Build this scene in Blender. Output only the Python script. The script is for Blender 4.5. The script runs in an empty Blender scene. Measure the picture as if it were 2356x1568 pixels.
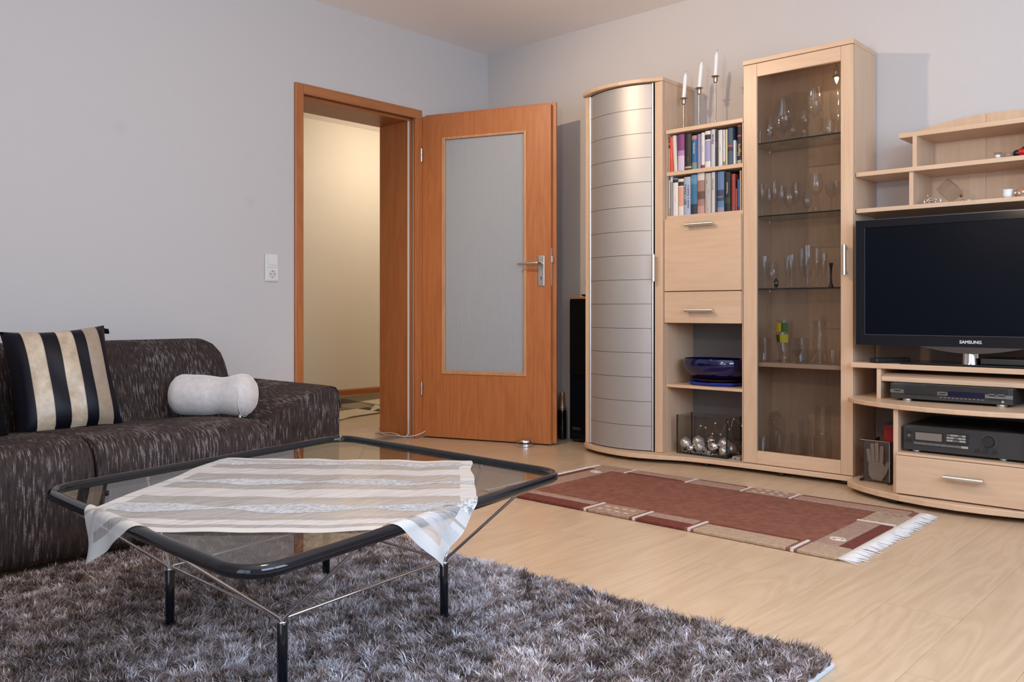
import bpy, bmesh, math, random
import numpy as np
from mathutils import Vector, Matrix
random.seed(7); rng = np.random.default_rng(11)
PI = math.pi
S = bpy.context.scene
COL = S.collection
# ---------------------------------------------------------------- camera
cam_d = bpy.data.cameras.new('camera'); cam = bpy.data.objects.new('camera', cam_d); COL.objects.link(cam)
cam.location = (4.02, -4.1797, 0.7857); cam.rotation_euler = (PI/2, 0, 0.7381)
cam_d.sensor_width = 36; cam_d.lens = 36*1985.455/2356; cam_d.shift_y = -(784-714.07)/2356
cam_d.clip_start = 0.02
S.camera = cam
# ---------------------------------------------------------------- world, lights, exposure
W = bpy.data.worlds.new('world'); S.world = W; W.use_nodes = True
W.node_tree.nodes['Background'].inputs[0].default_value = (0.62, 0.78, 1.0, 1)
W.node_tree.nodes['Background'].inputs[1].default_value = 1.0
S.view_settings.view_transform = 'Standard'; S.view_settings.look = 'None'
S.view_settings.gamma = 1; S.view_settings.use_curve_mapping = False
S.view_settings.exposure = 0.0
S.cycles.use_denoising = True
S.cycles.max_bounces = 10; S.cycles.diffuse_bounces = 5; S.cycles.transparent_max_bounces = 40
S.cycles.caustics_reflective = False; S.cycles.caustics_refractive = False
S.cycles.sample_clamp_indirect = 6
def light(name, kind, loc, power, color, rot=(0,0,0), size=0.1, size_y=None):
    d = bpy.data.lights.new(name, kind); d.energy = power; d.color = color
    if kind == 'AREA':
        d.shape = 'RECTANGLE'; d.size = size; d.size_y = size_y or size
    else:
        d.shadow_soft_size = size
    o = bpy.data.objects.new(name, d); o.location = loc; o.rotation_euler = rot; COL.objects.link(o); return o
WIN = (-4.05, -1.35, 0.85, 2.2)     # window opening in wall_right: y0, y1, z0, z1
WIN2 = (2.75, 4.75, 0.10, 2.20)     # opening added in wall_front for frontal fill light: x0, x1, z0, z1
light('window_daylight', 'AREA', (5.02, (WIN[0]+WIN[1])/2, (WIN[2]+WIN[3])/2), 122, (0.56, 0.75, 1.0), (0, PI/2, 0), WIN[3]-WIN[2], WIN[1]-WIN[0])
light('added_front_fill', 'AREA', ((WIN2[0]+WIN2[1])/2, -5.62, (WIN2[2]+WIN2[3])/2), 36, (0.66, 0.80, 1.0), (PI/2, 0, 0), WIN2[1]-WIN2[0], WIN2[3]-WIN2[2])  # cool fill added behind the camera to light the cabinets frontally
WARM = (1.0, 0.76, 0.54)
for nm, x in (('ceiling_spot', 1.105), ('ceiling_spot_two', 1.150)):      # two-headed ceiling spot turned to the cabinets
    sp0 = light(nm, 'SPOT', (x, -2.10, 2.32), 38, WARM, size=0.022)
    sp0.data.spot_size = math.radians(135); sp0.data.spot_blend = 0.6
    sp0.rotation_euler = (Vector((2.0, -0.35, 0.8))-Vector((x, -2.10, 2.32))).to_track_quat('-Z', 'Y').to_euler()
light('hall_bulb', 'POINT', (-1.55, 0.95, 2.24), 25, (1.0, 0.88, 0.73), size=0.06)
light('added_warm_fill', 'POINT', (2.7, -3.1, 1.62), 42, (1.0, 0.78, 0.57), size=0.08)  # unseen warm fill, added to brighten table, left wall and ceiling
# ---------------------------------------------------------------- materials
def newmat(name):
    m = bpy.data.materials.new(name); m.use_nodes = True
    nt = m.node_tree; b = nt.nodes['Principled BSDF']; return m, nt, b
def setp(b, **k):
    for n, v in k.items():
        n = n.replace('_', ' ')
        b.inputs[n].default_value = (*v, 1) if isinstance(v, tuple) and len(v) == 3 else v
def mat(name, color, rough=0.5, metal=0.0, **k):
    m, nt, b = newmat(name); setp(b, Base_Color=color, Roughness=rough, Metallic=metal)
    for n, v in k.items():
        b.inputs[n.replace('_', ' ')].default_value = v
    return m
def coords(nt, scale=(1,1,1), rot=(0,0,0), kind='Object'):
    tc = nt.nodes.new('ShaderNodeTexCoord'); mp = nt.nodes.new('ShaderNodeMapping')
    mp.inputs['Scale'].default_value = scale; mp.inputs['Rotation'].default_value = rot
    nt.links.new(tc.outputs[kind], mp.inputs[0]); return mp.outputs[0]
def noise(nt, vec, scale=1.0, detail=4.0, rough=0.55, dist=0.0):
    n = nt.nodes.new('ShaderNodeTexNoise')
    n.inputs['Scale'].default_value = scale; n.inputs['Detail'].default_value = detail
    n.inputs['Roughness'].default_value = rough; n.inputs['Distortion'].default_value = dist
    nt.links.new(vec, n.inputs['Vector']); return n.outputs[0]
def ramp(nt, fac, stops):
    r = nt.nodes.new('ShaderNodeValToRGB')
    while len(r.color_ramp.elements) < len(stops): r.color_ramp.elements.new(0.5)
    for e, (p, c) in zip(r.color_ramp.elements, stops):
        e.position = p; e.color = (*c, 1)
    nt.links.new(fac, r.inputs[0]); return r.outputs[0]
def math_(nt, op, a, b=None, clamp=False):
    n = nt.nodes.new('ShaderNodeMath'); n.operation = op; n.use_clamp = clamp
    for i, x in enumerate((a, b)):
        if x is None: continue
        if isinstance(x, (int, float)): n.inputs[i].default_value = x
        else: nt.links.new(x, n.inputs[i])
    return n.outputs[0]
def mixc(nt, fac, a, b, mode='MIX'):
    n = nt.nodes.new('ShaderNodeMix'); n.data_type = 'RGBA'; n.blend_type = mode
    for i, x in ((0, fac), (6, a), (7, b)):
        if isinstance(x, (int, float)): n.inputs[i].default_value = x
        elif isinstance(x, tuple): n.inputs[i].default_value = (*x, 1)
        else: nt.links.new(x, n.inputs[i])
    return n.outputs[2]
def bump(nt, b, h, strength=0.2, dist=0.01):
    n = nt.nodes.new('ShaderNodeBump'); n.inputs['Strength'].default_value = strength; n.inputs['Distance'].default_value = dist
    nt.links.new(h, n.inputs['Height']); nt.links.new(n.outputs[0], b.inputs['Normal'])
def wood(name, c0, c1, axis='z', rough=0.35, fine=55.0, vary=0.0, figure=1.0):
    m, nt, b = newmat(name)
    s = {'x': (0.9, 7, 7), 'y': (7, 0.9, 7), 'z': (7, 7, 0.9)}[axis]
    f = {'x': (2.5, fine, fine), 'y': (fine, 2.5, fine), 'z': (fine, fine, 2.5)}[axis]
    v = coords(nt, s)
    if vary:
        oi = nt.nodes.new('ShaderNodeObjectInfo'); ad = nt.nodes.new('ShaderNodeVectorMath'); ad.operation = 'ADD'
        sc = math_(nt, 'MULTIPLY', oi.outputs['Random'], 37.0); cb = nt.nodes.new('ShaderNodeCombineXYZ')
        for i in range(3): nt.links.new(sc, cb.inputs[i])
        nt.links.new(v, ad.inputs[0]); nt.links.new(cb.outputs[0], ad.inputs[1]); v = ad.outputs[0]
    n1 = noise(nt, v, 1.0, 3, 0.5, 0.6)
    rings = math_(nt, 'FRACT', math_(nt, 'MULTIPLY', n1, 9.0))
    rings = math_(nt, 'ABSOLUTE', math_(nt, 'SUBTRACT', rings, 0.5))
    n2 = noise(nt, coords(nt, f), 1.0, 3, 0.6)
    t = math_(nt, 'ADD', math_(nt, 'MULTIPLY', rings, 0.75*figure), math_(nt, 'MULTIPLY', n2, 0.75))
    if vary: t = math_(nt, 'ADD', t, math_(nt, 'MULTIPLY', math_(nt, 'SUBTRACT', oi.outputs['Random'], 0.5), vary))
    col = ramp(nt, t, [(0.15, c0), (0.8, c1)])
    nt.links.new(col, b.inputs['Base Color']); setp(b, Roughness=rough)
    return m
def lin(r, g, b):
    f = lambda v: (v/255/12.92) if v/255 <= 0.04045 else ((v/255+0.055)/1.055)**2.4
    return (f(r), f(g), f(b))
def thin_glass(name, tint, ior=1.45, rough=0.0, power=5.0):
    # clear sheet: Schlick reflection over a see-through body, the same from either side of the sheet
    m = bpy.data.materials.new(name); m.use_nodes = True; nt = m.node_tree; nt.nodes.clear()
    out = nt.nodes.new('ShaderNodeOutputMaterial'); mx = nt.nodes.new('ShaderNodeMixShader')
    lw = nt.nodes.new('ShaderNodeLayerWeight'); lw.inputs['Blend'].default_value = 0.5
    f0 = ((ior-1)/(ior+1))**2
    fr = math_(nt, 'ADD', math_(nt, 'MULTIPLY', math_(nt, 'POWER', lw.outputs['Facing'], power), (1-f0)*0.85), f0, True)
    tr = nt.nodes.new('ShaderNodeBsdfTransparent'); tr.inputs[0].default_value = (*tint, 1)
    gl = nt.nodes.new('ShaderNodeBsdfGlossy'); gl.inputs['Roughness'].default_value = rough
    nt.links.new(fr, mx.inputs[0]); nt.links.new(tr.outputs[0], mx.inputs[1])
    nt.links.new(gl.outputs[0], mx.inputs[2]); nt.links.new(mx.outputs[0], out.inputs[0]); return m
def paint(name, color, bumpy=0.12, sc=220):
    m, nt, b = newmat(name); setp(b, Base_Color=color, Roughness=0.85)
    bump(nt, b, noise(nt, coords(nt), sc, 3), bumpy, 0.004); return m
STAINS = ((-2.450, 1.631, 0.045), (-1.777, 1.353, 0.038))
M = {}
M['wall'] = paint('wall_paint', (0.545, 0.515, 0.50))
nt = M['wall'].node_tree; gp = nt.nodes.new('ShaderNodeTexCoord'); acc = None
for cy_, cz_, rr in STAINS:
    vm = nt.nodes.new('ShaderNodeVectorMath'); vm.operation = 'DISTANCE'; vm.inputs[1].default_value = (0, cy_, cz_); nt.links.new(gp.outputs['Object'], vm.inputs[0])
    k = math_(nt, 'SUBTRACT', 1.0, math_(nt, 'DIVIDE', vm.outputs['Value'], rr), True); acc = k if acc is None else math_(nt, 'ADD', acc, k, True)
nt.links.new(mixc(nt, math_(nt, 'MULTIPLY', acc, 0.22), (0.545, 0.515, 0.50), (0.36, 0.35, 0.35)), nt.nodes['Principled BSDF'].inputs['Base Color'])   # two old smudges on the left wall
M['ceil'] = paint('ceiling_paint', (0.93, 0.865, 0.815))
M['hallwall'] = paint('hall_plaster', (0.80, 0.74, 0.63), 0.5, 60)
M['plank'] = wood('beech_laminate', (0.475, 0.325, 0.20), (0.58, 0.425, 0.285), 'y', 0.30, 60, 0.14, 0.85)
M['under'] = mat('floor_underlay', (0.25, 0.17, 0.10), 0.9)
bc0, bc1 = (0.555, 0.36, 0.225), (0.665, 0.475, 0.325)
M['beech_z'] = wood('beech_upright', bc0, bc1, 'z', 0.36, 45, 0, 0.45)
M['beech_x'] = wood('beech_lengthwise', bc0, bc1, 'x', 0.36, 45, 0, 0.45)
M['door_z'] = wood('door_veneer', (0.33, 0.100, 0.028), (0.47, 0.172, 0.056), 'z', 0.38, 70, 0, 0.5)
M['door_y'] = wood('door_veneer_head', (0.30, 0.098, 0.028), (0.43, 0.165, 0.055), 'y', 0.38, 70, 0, 0.5)
M['door_x'] = wood('door_veneer_cross', (0.34, 0.12, 0.036), (0.46, 0.19, 0.07), 'x', 0.38, 70, 0, 0.5)
M['bead'] = wood('glazing_bead_wood', (0.40, 0.19, 0.085), (0.52, 0.27, 0.13), 'z', 0.4, 60)
M['seal'] = mat('white_seal', (0.62, 0.58, 0.54), 0.5)
M['chrome'] = mat('chrome', (0.72, 0.72, 0.74), 0.12, 1.0)
M['steel'] = mat('satin_steel', (0.62, 0.61, 0.59), 0.32, 1.0)
M['alu'] = mat('matt_aluminium', (0.70, 0.69, 0.67), 0.38, 1.0)
M['tambour'] = mat('grey_metal_tambour', (0.46, 0.44, 0.425), 0.47, 0.6)
M['black'] = mat('black_lacquer', (0.004, 0.005, 0.008), 0.09, Specular_IOR_Level=0.5)
M['blackmatt'] = mat('black_plastic', (0.012, 0.012, 0.013), 0.45)
M['darkgrey'] = mat('dark_grey_casing', (0.030, 0.028, 0.028), 0.42)
M['greyback'] = mat('grey_back_panel', (0.15, 0.135, 0.13), 0.6)
M['white'] = mat('white_plastic', (0.70, 0.68, 0.64), 0.4)
M['wax'] = mat('white_wax', (0.82, 0.81, 0.80), 0.45, Subsurface_Weight=0.15)
M['pewter'] = mat('aged_pewter', (0.42, 0.37, 0.31), 0.28, 1.0)
M['glass'] = thin_glass('clear_glass', (0.96, 0.965, 0.965), 1.75, 0.0, 3.2)
M['glass_grey'] = thin_glass('grey_cabinet_glass', (0.77, 0.77, 0.77), 1.32)
M['shelf_glass'] = thin_glass('shelf_glass', (0.91, 0.925, 0.92), 1.35)
M['table_glass'] = thin_glass('smoked_table_glass', (0.80, 0.775, 0.74), 1.45)
M['tank_glass'] = thin_glass('tank_glass', (0.90, 0.89, 0.88), 1.4)
M['edge_glass'] = mat('dark_glass_edge', (0.012, 0.022, 0.020), 0.15)
M['red'] = mat('red_card', (0.35, 0.012, 0.012), 0.5)
M['redgloss'] = mat('red_gloss', (0.45, 0.01, 0.012), 0.2)
M['cable'] = mat('white_cable', (0.55, 0.50, 0.46), 0.45)
M['strip'] = mat('threshold_metal', (0.27, 0.225, 0.20), 0.4, 0.2)
# door pane: streaky cast glass
m, nt, b = newmat('cast_glass'); setp(b, Base_Color=(0.50, 0.52, 0.545), Roughness=0.12, IOR=1.45)
b.inputs['Transmission Weight'].default_value = 0.35
h = noise(nt, coords(nt, (75, 75, 2.2)), 1.0, 3, 0.5, 1.2); bump(nt, b, h, 0.22, 0.008); M['castglass'] = m
# sofa cloth: dark brown weave with rows of light flecks
m, nt, b = newmat('flecked_weave'); tc = nt.nodes.new('ShaderNodeTexCoord'); sp = nt.nodes.new('ShaderNodeSeparateXYZ')
nt.links.new(tc.outputs['Object'], sp.inputs[0])
u = math_(nt, 'ADD', sp.outputs[1], math_(nt, 'MULTIPLY', sp.outputs[0], 0.12)); v = math_(nt, 'SUBTRACT', sp.outputs[2], sp.outputs[0])
cu = nt.nodes.new('ShaderNodeCombineXYZ'); nt.links.new(u, cu.inputs[0]); nt.links.new(v, cu.inputs[1])
def sc2(a, c):
    mp = nt.nodes.new('ShaderNodeMapping'); mp.inputs['Scale'].default_value = (a, c, 1); nt.links.new(cu.outputs[0], mp.inputs[0]); return mp.outputs[0]
vo = nt.nodes.new('ShaderNodeTexVoronoi'); vo.inputs['Scale'].default_value = 1; vo.inputs['Randomness'].default_value = 0.22
nt.links.new(sc2(235, 250), vo.inputs['Vector'])
dot = math_(nt, 'LESS_THAN', vo.outputs['Distance'], 0.31)
stre = noise(nt, sc2(150, 15), 1, 3, 0.6); big = noise(nt, sc2(7, 4), 1, 2)
gate = ramp(nt, math_(nt, 'ADD', stre, math_(nt, 'MULTIPLY', math_(nt, 'SUBTRACT', big, 0.5), 0.5)), [(0.53, (0, 0, 0)), (0.66, (1, 1, 1))])
fl = math_(nt, 'MULTIPLY', dot, gate)
base = ramp(nt, stre, [(0.35, (0.018, 0.0120, 0.0115)), (0.7, (0.060, 0.040, 0.036))])
colr = mixc(nt, fl, base, (0.43, 0.385, 0.375))
nt.links.new(colr, b.inputs['Base Color']); setp(b, Roughness=0.75); b.inputs['Sheen Weight'].default_value = 0.0; b.inputs['Specular IOR Level'].default_value = 0.2
bump(nt, b, math_(nt, 'ADD', vo.outputs['Distance'], stre), 0.35, 0.004); M['sofa'] = m
def cloth_mat(name, c0, c1, sc, rough=0.7, sheen=0.0, bs=0.3, stretch=(1, 1, 1)):
    m, nt, b = newmat(name); n = noise(nt, coords(nt, stretch), sc, 4, 0.6)
    nt.links.new(ramp(nt, n, [(0.3, c0), (0.7, c1)]), b.inputs['Base Color']); setp(b, Roughness=rough)
    b.inputs['Sheen Weight'].default_value = sheen; bump(nt, b, n, bs, 0.006); return m
M['satin'] = mat('black_satin', (0.005, 0.0045, 0.009), 0.45, Specular_IOR_Level=0.18)
M['blackcloth'] = cloth_mat('black_cloth', (0.002, 0.0018, 0.0018), (0.005, 0.004, 0.004), 60, 0.9)
M['blackcloth'].node_tree.nodes['Principled BSDF'].inputs['Specular IOR Level'].default_value = 0.1
M['gold'] = cloth_mat('gold_silk', (0.36, 0.27, 0.18), (0.56, 0.45, 0.33), 22, 0.36, 0.2, 0.5)
M['goldplain'] = cloth_mat('gold_satin', (0.27, 0.20, 0.145), (0.33, 0.25, 0.18), 30, 0.36, 0.2, 0.1)
M['velour'] = cloth_mat('grey_velour', (0.50, 0.46, 0.44), (0.62, 0.58, 0.56), 45, 0.8, 0.6, 0.15)
M['rug_back'] = mat('rug_backing', (0.55, 0.56, 0.58), 0.9)
M['c_field'] = cloth_mat('carpet_field', (0.150, 0.048, 0.028), (0.245, 0.088, 0.052), 30, 0.95, 0.0, 0.8)
M['c_beige'] = cloth_mat('carpet_beige', (0.27, 0.165, 0.115), (0.38, 0.245, 0.18), 60, 0.95, 0.0, 0.9)
M['c_tan'] = cloth_mat('carpet_tan', (0.33, 0.22, 0.14), (0.44, 0.31, 0.21), 60, 0.95, 0.0, 0.9)
M['c_red'] = cloth_mat('carpet_dark_red', (0.105, 0.018, 0.010), (0.17, 0.035, 0.02), 60, 0.95, 0.0, 0.9)
M['c_cream'] = cloth_mat('carpet_cream', (0.55, 0.46, 0.40), (0.65, 0.56, 0.50), 80, 0.95, 0.0, 0.6)
M['fringe'] = mat('cotton_fringe', (0.66, 0.62, 0.60), 0.8)
# shag fibre: tone stored per tuft, lilac upper stops paint in reflected daylight
m, nt, b = newmat('shag_fibre'); at = nt.nodes.new('ShaderNodeAttribute'); at.attribute_name = 'tone'
nt.links.new(ramp(nt, at.outputs['Fac'], [(0.0, (0.050, 0.030, 0.023)), (0.36, (0.185, 0.128, 0.110)), (0.62, (0.46, 0.385, 0.39)), (1.0, (0.84, 0.81, 0.88))]), b.inputs['Base Color'])
setp(b, Roughness=0.32); b.inputs['Specular IOR Level'].default_value = 0.9; M['shag'] = m
# sheer table runner: see-through organza, opaque silver waves
def sheer(name, color, alpha, rough=0.5, metal=0.0, streak=None):
    m, nt, b = newmat(name); setp(b, Base_Color=color, Roughness=rough, Metallic=metal)
    tr = nt.nodes.new('ShaderNodeBsdfTransparent'); tl = nt.nodes.new('ShaderNodeBsdfTranslucent'); tl.inputs[0].default_value = (*color, 1)
    m1 = nt.nodes.new('ShaderNodeMixShader'); m1.inputs[0].default_value = 0.12
    m2 = nt.nodes.new('ShaderNodeMixShader'); m2.inputs[0].default_value = alpha
    if streak:
        n = noise(nt, coords(nt, streak, (0, 0, math.radians(42)), 'Object'), 1, 2)
        rr = math_(nt, 'ADD', math_(nt, 'MULTIPLY', math_(nt, 'SUBTRACT', n, 0.5), 0.9), alpha, True); nt.links.new(rr, m2.inputs[0])
    nt.links.new(b.outputs[0], m1.inputs[1]); nt.links.new(tl.outputs[0], m1.inputs[2])
    nt.links.new(tr.outputs[0], m2.inputs[1]); nt.links.new(m1.outputs[0], m2.inputs[2])
    nt.links.new(m2.outputs[0], nt.nodes['Material Output'].inputs[0]); return m
M['organza'] = sheer('sheer_organza', (0.62, 0.60, 0.585), 0.50, 0.4, 0, (420, 10, 10))
M['hem'] = sheer('organza_hem', (0.70, 0.69, 0.68), 0.70, 0.5)
M['silver'] = sheer('silver_thread', (0.92, 0.92, 0.95), 0.96, 0.3, 0.0)
M['band_w'] = sheer('white_woven_band', (0.60, 0.585, 0.59), 0.74, 0.5, 0, (260, 8, 8))
M['band_t'] = sheer('taupe_woven_band', (0.42, 0.38, 0.34), 0.70, 0.5)
nt = M['silver'].node_tree; bb = nt.nodes['Principled BSDF']
sn = noise(nt, coords(nt, (330, 75, 75), (0, 0, math.radians(35))), 1, 3, 0.7); bump(nt, bb, sn, 1.0, 0.02)
nt.links.new(ramp(nt, sn, [(0.40, (0.42, 0.41, 0.43)), (0.54, (1.0, 1.0, 1.0))]), bb.inputs['Base Color'])
# ---------------------------------------------------------------- mesh helpers
LOC = {}
class MB:
    def __init__(s): s.v = []; s.f = []
    def add(s, v, f):
        n = len(s.v); s.v += [tuple(p) for p in v]; s.f += [tuple(i+n for i in q) for q in f]; return s
    def box(s, x0, y0, z0, x1, y1, z1):
        if x0 > x1: x0, x1 = x1, x0
        if y0 > y1: y0, y1 = y1, y0
        if z0 > z1: z0, z1 = z1, z0
        return s.add([(x0,y0,z0),(x1,y0,z0),(x1,y1,z0),(x0,y1,z0),(x0,y0,z1),(x1,y0,z1),(x1,y1,z1),(x0,y1,z1)],
              [(3,2,1,0),(4,5,6,7),(0,1,5,4),(1,2,6,5),(2,3,7,6),(3,0,4,7)])
    def lathe(s, prof, c=(0,0,0), seg=24, cap0=True, cap1=True, rot=None):
        v = []; f = []; n = len(prof)
        for r, z in prof:
            for i in range(seg):
                a = 2*PI*i/seg; p = Vector((r*math.cos(a), r*math.sin(a), z))
                if rot is not None: p = rot @ p
                v.append((p[0]+c[0], p[1]+c[1], p[2]+c[2]))
        for k in range(n-1):
            for i in range(seg):
                j = (i+1) % seg; f.append((k*seg+i, k*seg+j, (k+1)*seg+j, (k+1)*seg+i))
        if cap0: f.append(tuple(reversed(range(seg))))
        if cap1: f.append(tuple((n-1)*seg+i for i in range(seg)))
        return s.add(v, f)
    def tube(s, pts, r, seg=8, closed=False, caps=True):
        pts = [Vector(p) for p in pts]; n = len(pts); v = []; f = []; prev = None
        for i, p in enumerate(pts):
            a = pts[(i-1) % n] if (closed or i > 0) else p; c = pts[(i+1) % n] if (closed or i < n-1) else p
            t = (c-a).normalized()
            if prev is None:
                prev = t.cross(Vector((0,0,1)));
                if prev.length < 1e-3: prev = t.cross(Vector((1,0,0)))
            nn = (prev - t*prev.dot(t)).normalized(); bb = t.cross(nn); prev = nn
            rr = r[i] if isinstance(r, (list, tuple)) else r
            for k in range(seg):
                q = p + (nn*math.cos(2*PI*k/seg) + bb*math.sin(2*PI*k/seg))*rr; v.append(tuple(q))
        for i in range(n if closed else n-1):
            j = (i+1) % n
            for k in range(seg):
                l = (k+1) % seg; f.append((i*seg+k, i*seg+l, j*seg+l, j*seg+k))
        if caps and not closed:
            f.append(tuple(reversed(range(seg)))); f.append(tuple((n-1)*seg+k for k in range(seg)))
        return s.add(v, f)
    def prism(s, poly, axis, a, b):
        n = len(poly); v = []
        for h in (a, b):
            for p, q in poly: v.append({'x': (h,p,q), 'y': (p,h,q), 'z': (p,q,h)}[axis])
        f = [tuple(range(n))[::-1], tuple(range(n, 2*n))] + [(i, (i+1)%n, n+(i+1)%n, n+i) for i in range(n)]
        return s.add(v, f)
    def loft(s, rings, closed=True, cap=True):
        n = len(rings[0]); v = [p for r in rings for p in r]; f = []
        for k in range(len(rings)-1):
            for i in range(n if closed else n-1):
                j = (i+1) % n; f.append((k*n+i, k*n+j, (k+1)*n+j, (k+1)*n+i))
        if cap and closed:
            f.append(tuple(reversed(range(n)))); f.append(tuple((len(rings)-1)*n+i for i in range(n)))
        return s.add(v, f)
    def ball(s, c, r, seg=16, rings=10, sx=1, sy=1, sz=1):
        pr = [(max(1e-4, math.sin(PI*k/rings)), -math.cos(PI*k/rings)) for k in range(rings+1)]
        v = []; f = []
        for q, z in pr:
            for i in range(seg):
                a = 2*PI*i/seg; v.append((c[0]+r*sx*q*math.cos(a), c[1]+r*sy*q*math.sin(a), c[2]+r*sz*z))
        for k in range(rings):
            for i in range(seg):
                j = (i+1) % seg; f.append((k*seg+i, k*seg+j, (k+1)*seg+j, (k+1)*seg+i))
        return s.add(v, f)
def build(name, mb, m, parent=None, smooth=False, bevel=0.0, seg=2, local=False, angle=40):
    off = Vector((0,0,0)) if (local or parent is None) else LOC.get(parent.name, Vector((0,0,0)))
    me = bpy.data.meshes.new(name)
    me.from_pydata([(p[0]-off[0], p[1]-off[1], p[2]-off[2]) for p in mb.v], [], mb.f)
    bm = bmesh.new(); bm.from_mesh(me); bmesh.ops.recalc_face_normals(bm, faces=bm.faces); bm.to_mesh(me); bm.free()
    me.materials.append(m if not isinstance(m, str) else M[m])
    o = bpy.data.objects.new(name, me); COL.objects.link(o)
    if parent: o.parent = parent; LOC[o.name] = LOC.get(parent.name, Vector((0,0,0)))
    if bevel:
        bv = o.modifiers.new('bevel', 'BEVEL'); bv.width = bevel; bv.segments = seg; bv.limit_method = 'ANGLE'; bv.angle_limit = math.radians(30)
        bv.harden_normals = False
    if smooth:
        for p in me.polygons: p.use_smooth = True
        if smooth == 'auto':
            me.set_sharp_from_angle(angle=math.radians(angle))
    return o
def tag(o, label=None, cat=None, group=None, kind=None):
    if label: o['label'] = label
    if cat: o['category'] = cat
    if group: o['group'] = group
    if kind: o['kind'] = kind
    return o
def thing(name, label, cat, loc=(0,0,0), group=None, rotz=0):
    o = bpy.data.objects.new(name, None); COL.objects.link(o); o.location = loc; o.rotation_euler = (0,0,rotz)
    o.empty_display_size = 0.05
    LOC[o.name] = Vector(loc); return tag(o, label, cat, group)
def struct(name, mb, m, parent=None, **k):
    o = build(name, mb, m, parent, **k); o['kind'] = 'structure'; return o
def root(o, name=None):     # a thing that is one mesh: move its origin to its base centre
    me = o.data; xs = [v.co for v in me.vertices]
    c = Vector(((min(p.x for p in xs)+max(p.x for p in xs))/2, (min(p.y for p in xs)+max(p.y for p in xs))/2, min(p.z for p in xs)))
    for v in me.vertices: v.co -= c
    o.location = c; LOC[o.name] = c.copy(); return o
def lettering(text, size, loc, rot, m, parent, local=False, name='lettering', bold=0.0, sx=1.0, depth=0.0004):
    cu = bpy.data.curves.new('t', 'FONT'); cu.body = text; cu.size = size; cu.align_x = 'CENTER'; cu.align_y = 'CENTER'
    cu.extrude = depth; cu.offset = bold
    t = bpy.data.objects.new('t', cu); COL.objects.link(t)
    dg = bpy.context.evaluated_depsgraph_get(); me = bpy.data.meshes.new_from_object(t.evaluated_get(dg))
    bpy.data.objects.remove(t)
    me.transform(Matrix.Diagonal((sx, 1, 1, 1))); me.materials.clear(); me.materials.append(M[m] if isinstance(m, str) else m)
    o = bpy.data.objects.new(name, me); COL.objects.link(o); o.parent = parent
    off = Vector((0,0,0)) if local else LOC.get(parent.name, Vector((0,0,0)))
    o.location = Vector(loc)-off; o.rotation_euler = rot; return o
# ---------------------------------------------------------------- room shell
fl = struct('floor', MB().box(-2.5, -5.6, -0.06, 5.0, 2.5, -0.0085), 'under')
pm = bpy.data.meshes.new('plank'); pb = MB().box(-0.0946, -0.6345, -0.0085, 0.0946, 0.6345, 0.0)
pm.from_pydata(pb.v, [], pb.f); pm.materials.append(M['plank'])
x = -2.5+0.095; ci = 0
while x < 5.0:
    off = [0.0, 0.43, 0.86][ci % 3]
    y = -5.6 - off + 0.635
    while y - 0.635 < 2.5:
        if (x > 0 and y - 0.635 < 0.0) or (-0.4 < x <= 0 and -2.3 < y < 0.3) or (x <= -0.4 and -1.9 < y < 2.4):
            if not (x > 0 and x < 0.3 and y < -2.6):
                y0, y1 = y-0.6345, min(y+0.6345, 0.02 if x > 0 else 2.5)
                if y1-y0 > 1.26:
                    o = bpy.data.objects.new('plank', pm); o.location = (x, y, 0)
                else:
                    me = bpy.data.meshes.new('plank'); q = MB().box(-0.0946, y0-y, -0.0085, 0.0946, y1-y, 0.0); me.from_pydata(q.v, [], q.f); me.materials.append(M['plank'])
                    o = bpy.data.objects.new('plank', me); o.location = (x, y, 0)
                COL.objects.link(o); o.parent = fl
        y += 1.27
    x += 0.19; ci += 1
DY0, DY1, DZ = -1.486, -0.632, 1.995      # clear opening in the wall
struct('wall_left', MB().box(-0.30, -5.6, 0, 0, DY0, 2.5).box(-0.30, DY1, 0, 0, 0.25, 2.5).box(-0.30, DY0, DZ, 0, DY1, 2.5), 'wall')
struct('wall_back', MB().box(0, 0, 0, 5.2, 0.25, 2.5), 'wall')
struct('wall_right', MB().box(5.0, -5.6, 0, 5.2, WIN[0], 2.5).box(5.0, WIN[1], 0, 5.2, 0, 2.5).box(5.0, WIN[0], 0, 5.2, WIN[1], WIN[2]).box(5.0, WIN[0], WIN[3], 5.2, WIN[1], 2.5), 'wall')
struct('wall_front', MB().box(-0.30, -5.8, 0, WIN2[0], -5.6, 2.5).box(WIN2[1], -5.8, 0, 5.2, -5.6, 2.5).box(WIN2[0], -5.8, 0, WIN2[1], -5.6, WIN2[2]).box(WIN2[0], -5.8, WIN2[3], WIN2[1], -5.6, 2.5), 'wall')
wf2 = MB()
for a, b_ in ((WIN2[0], WIN2[0]+0.07), ((WIN2[0]+WIN2[1])/2-0.05, (WIN2[0]+WIN2[1])/2+0.05), (WIN2[1]-0.07, WIN2[1])): wf2.box(a, -5.59, WIN2[2], b_, -5.53, WIN2[3])
wf2.box(WIN2[0], -5.59, WIN2[2], WIN2[1], -5.53, WIN2[2]+0.07).box(WIN2[0], -5.59, WIN2[3]-0.07, WIN2[1], -5.53, WIN2[3])
struct('added_window', wf2, 'white')  # unseen frame around the added fill opening
struct('wall_hall', MB().box(-2.62, -2.4, 0, -2.5, 2.6, 2.5).box(-2.5, -2.4, 0, -0.3, -2.28, 2.5).box(-2.5, 2.5, 0, -0.0, 2.62, 2.5).box(-0.12, 0.25, 0, 0, 2.5, 2.5), 'hallwall')
struct('ceiling', MB().box(-2.62, -5.8, 2.499, 5.2, 2.62, 2.62), 'ceil')
wf = MB()
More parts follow.
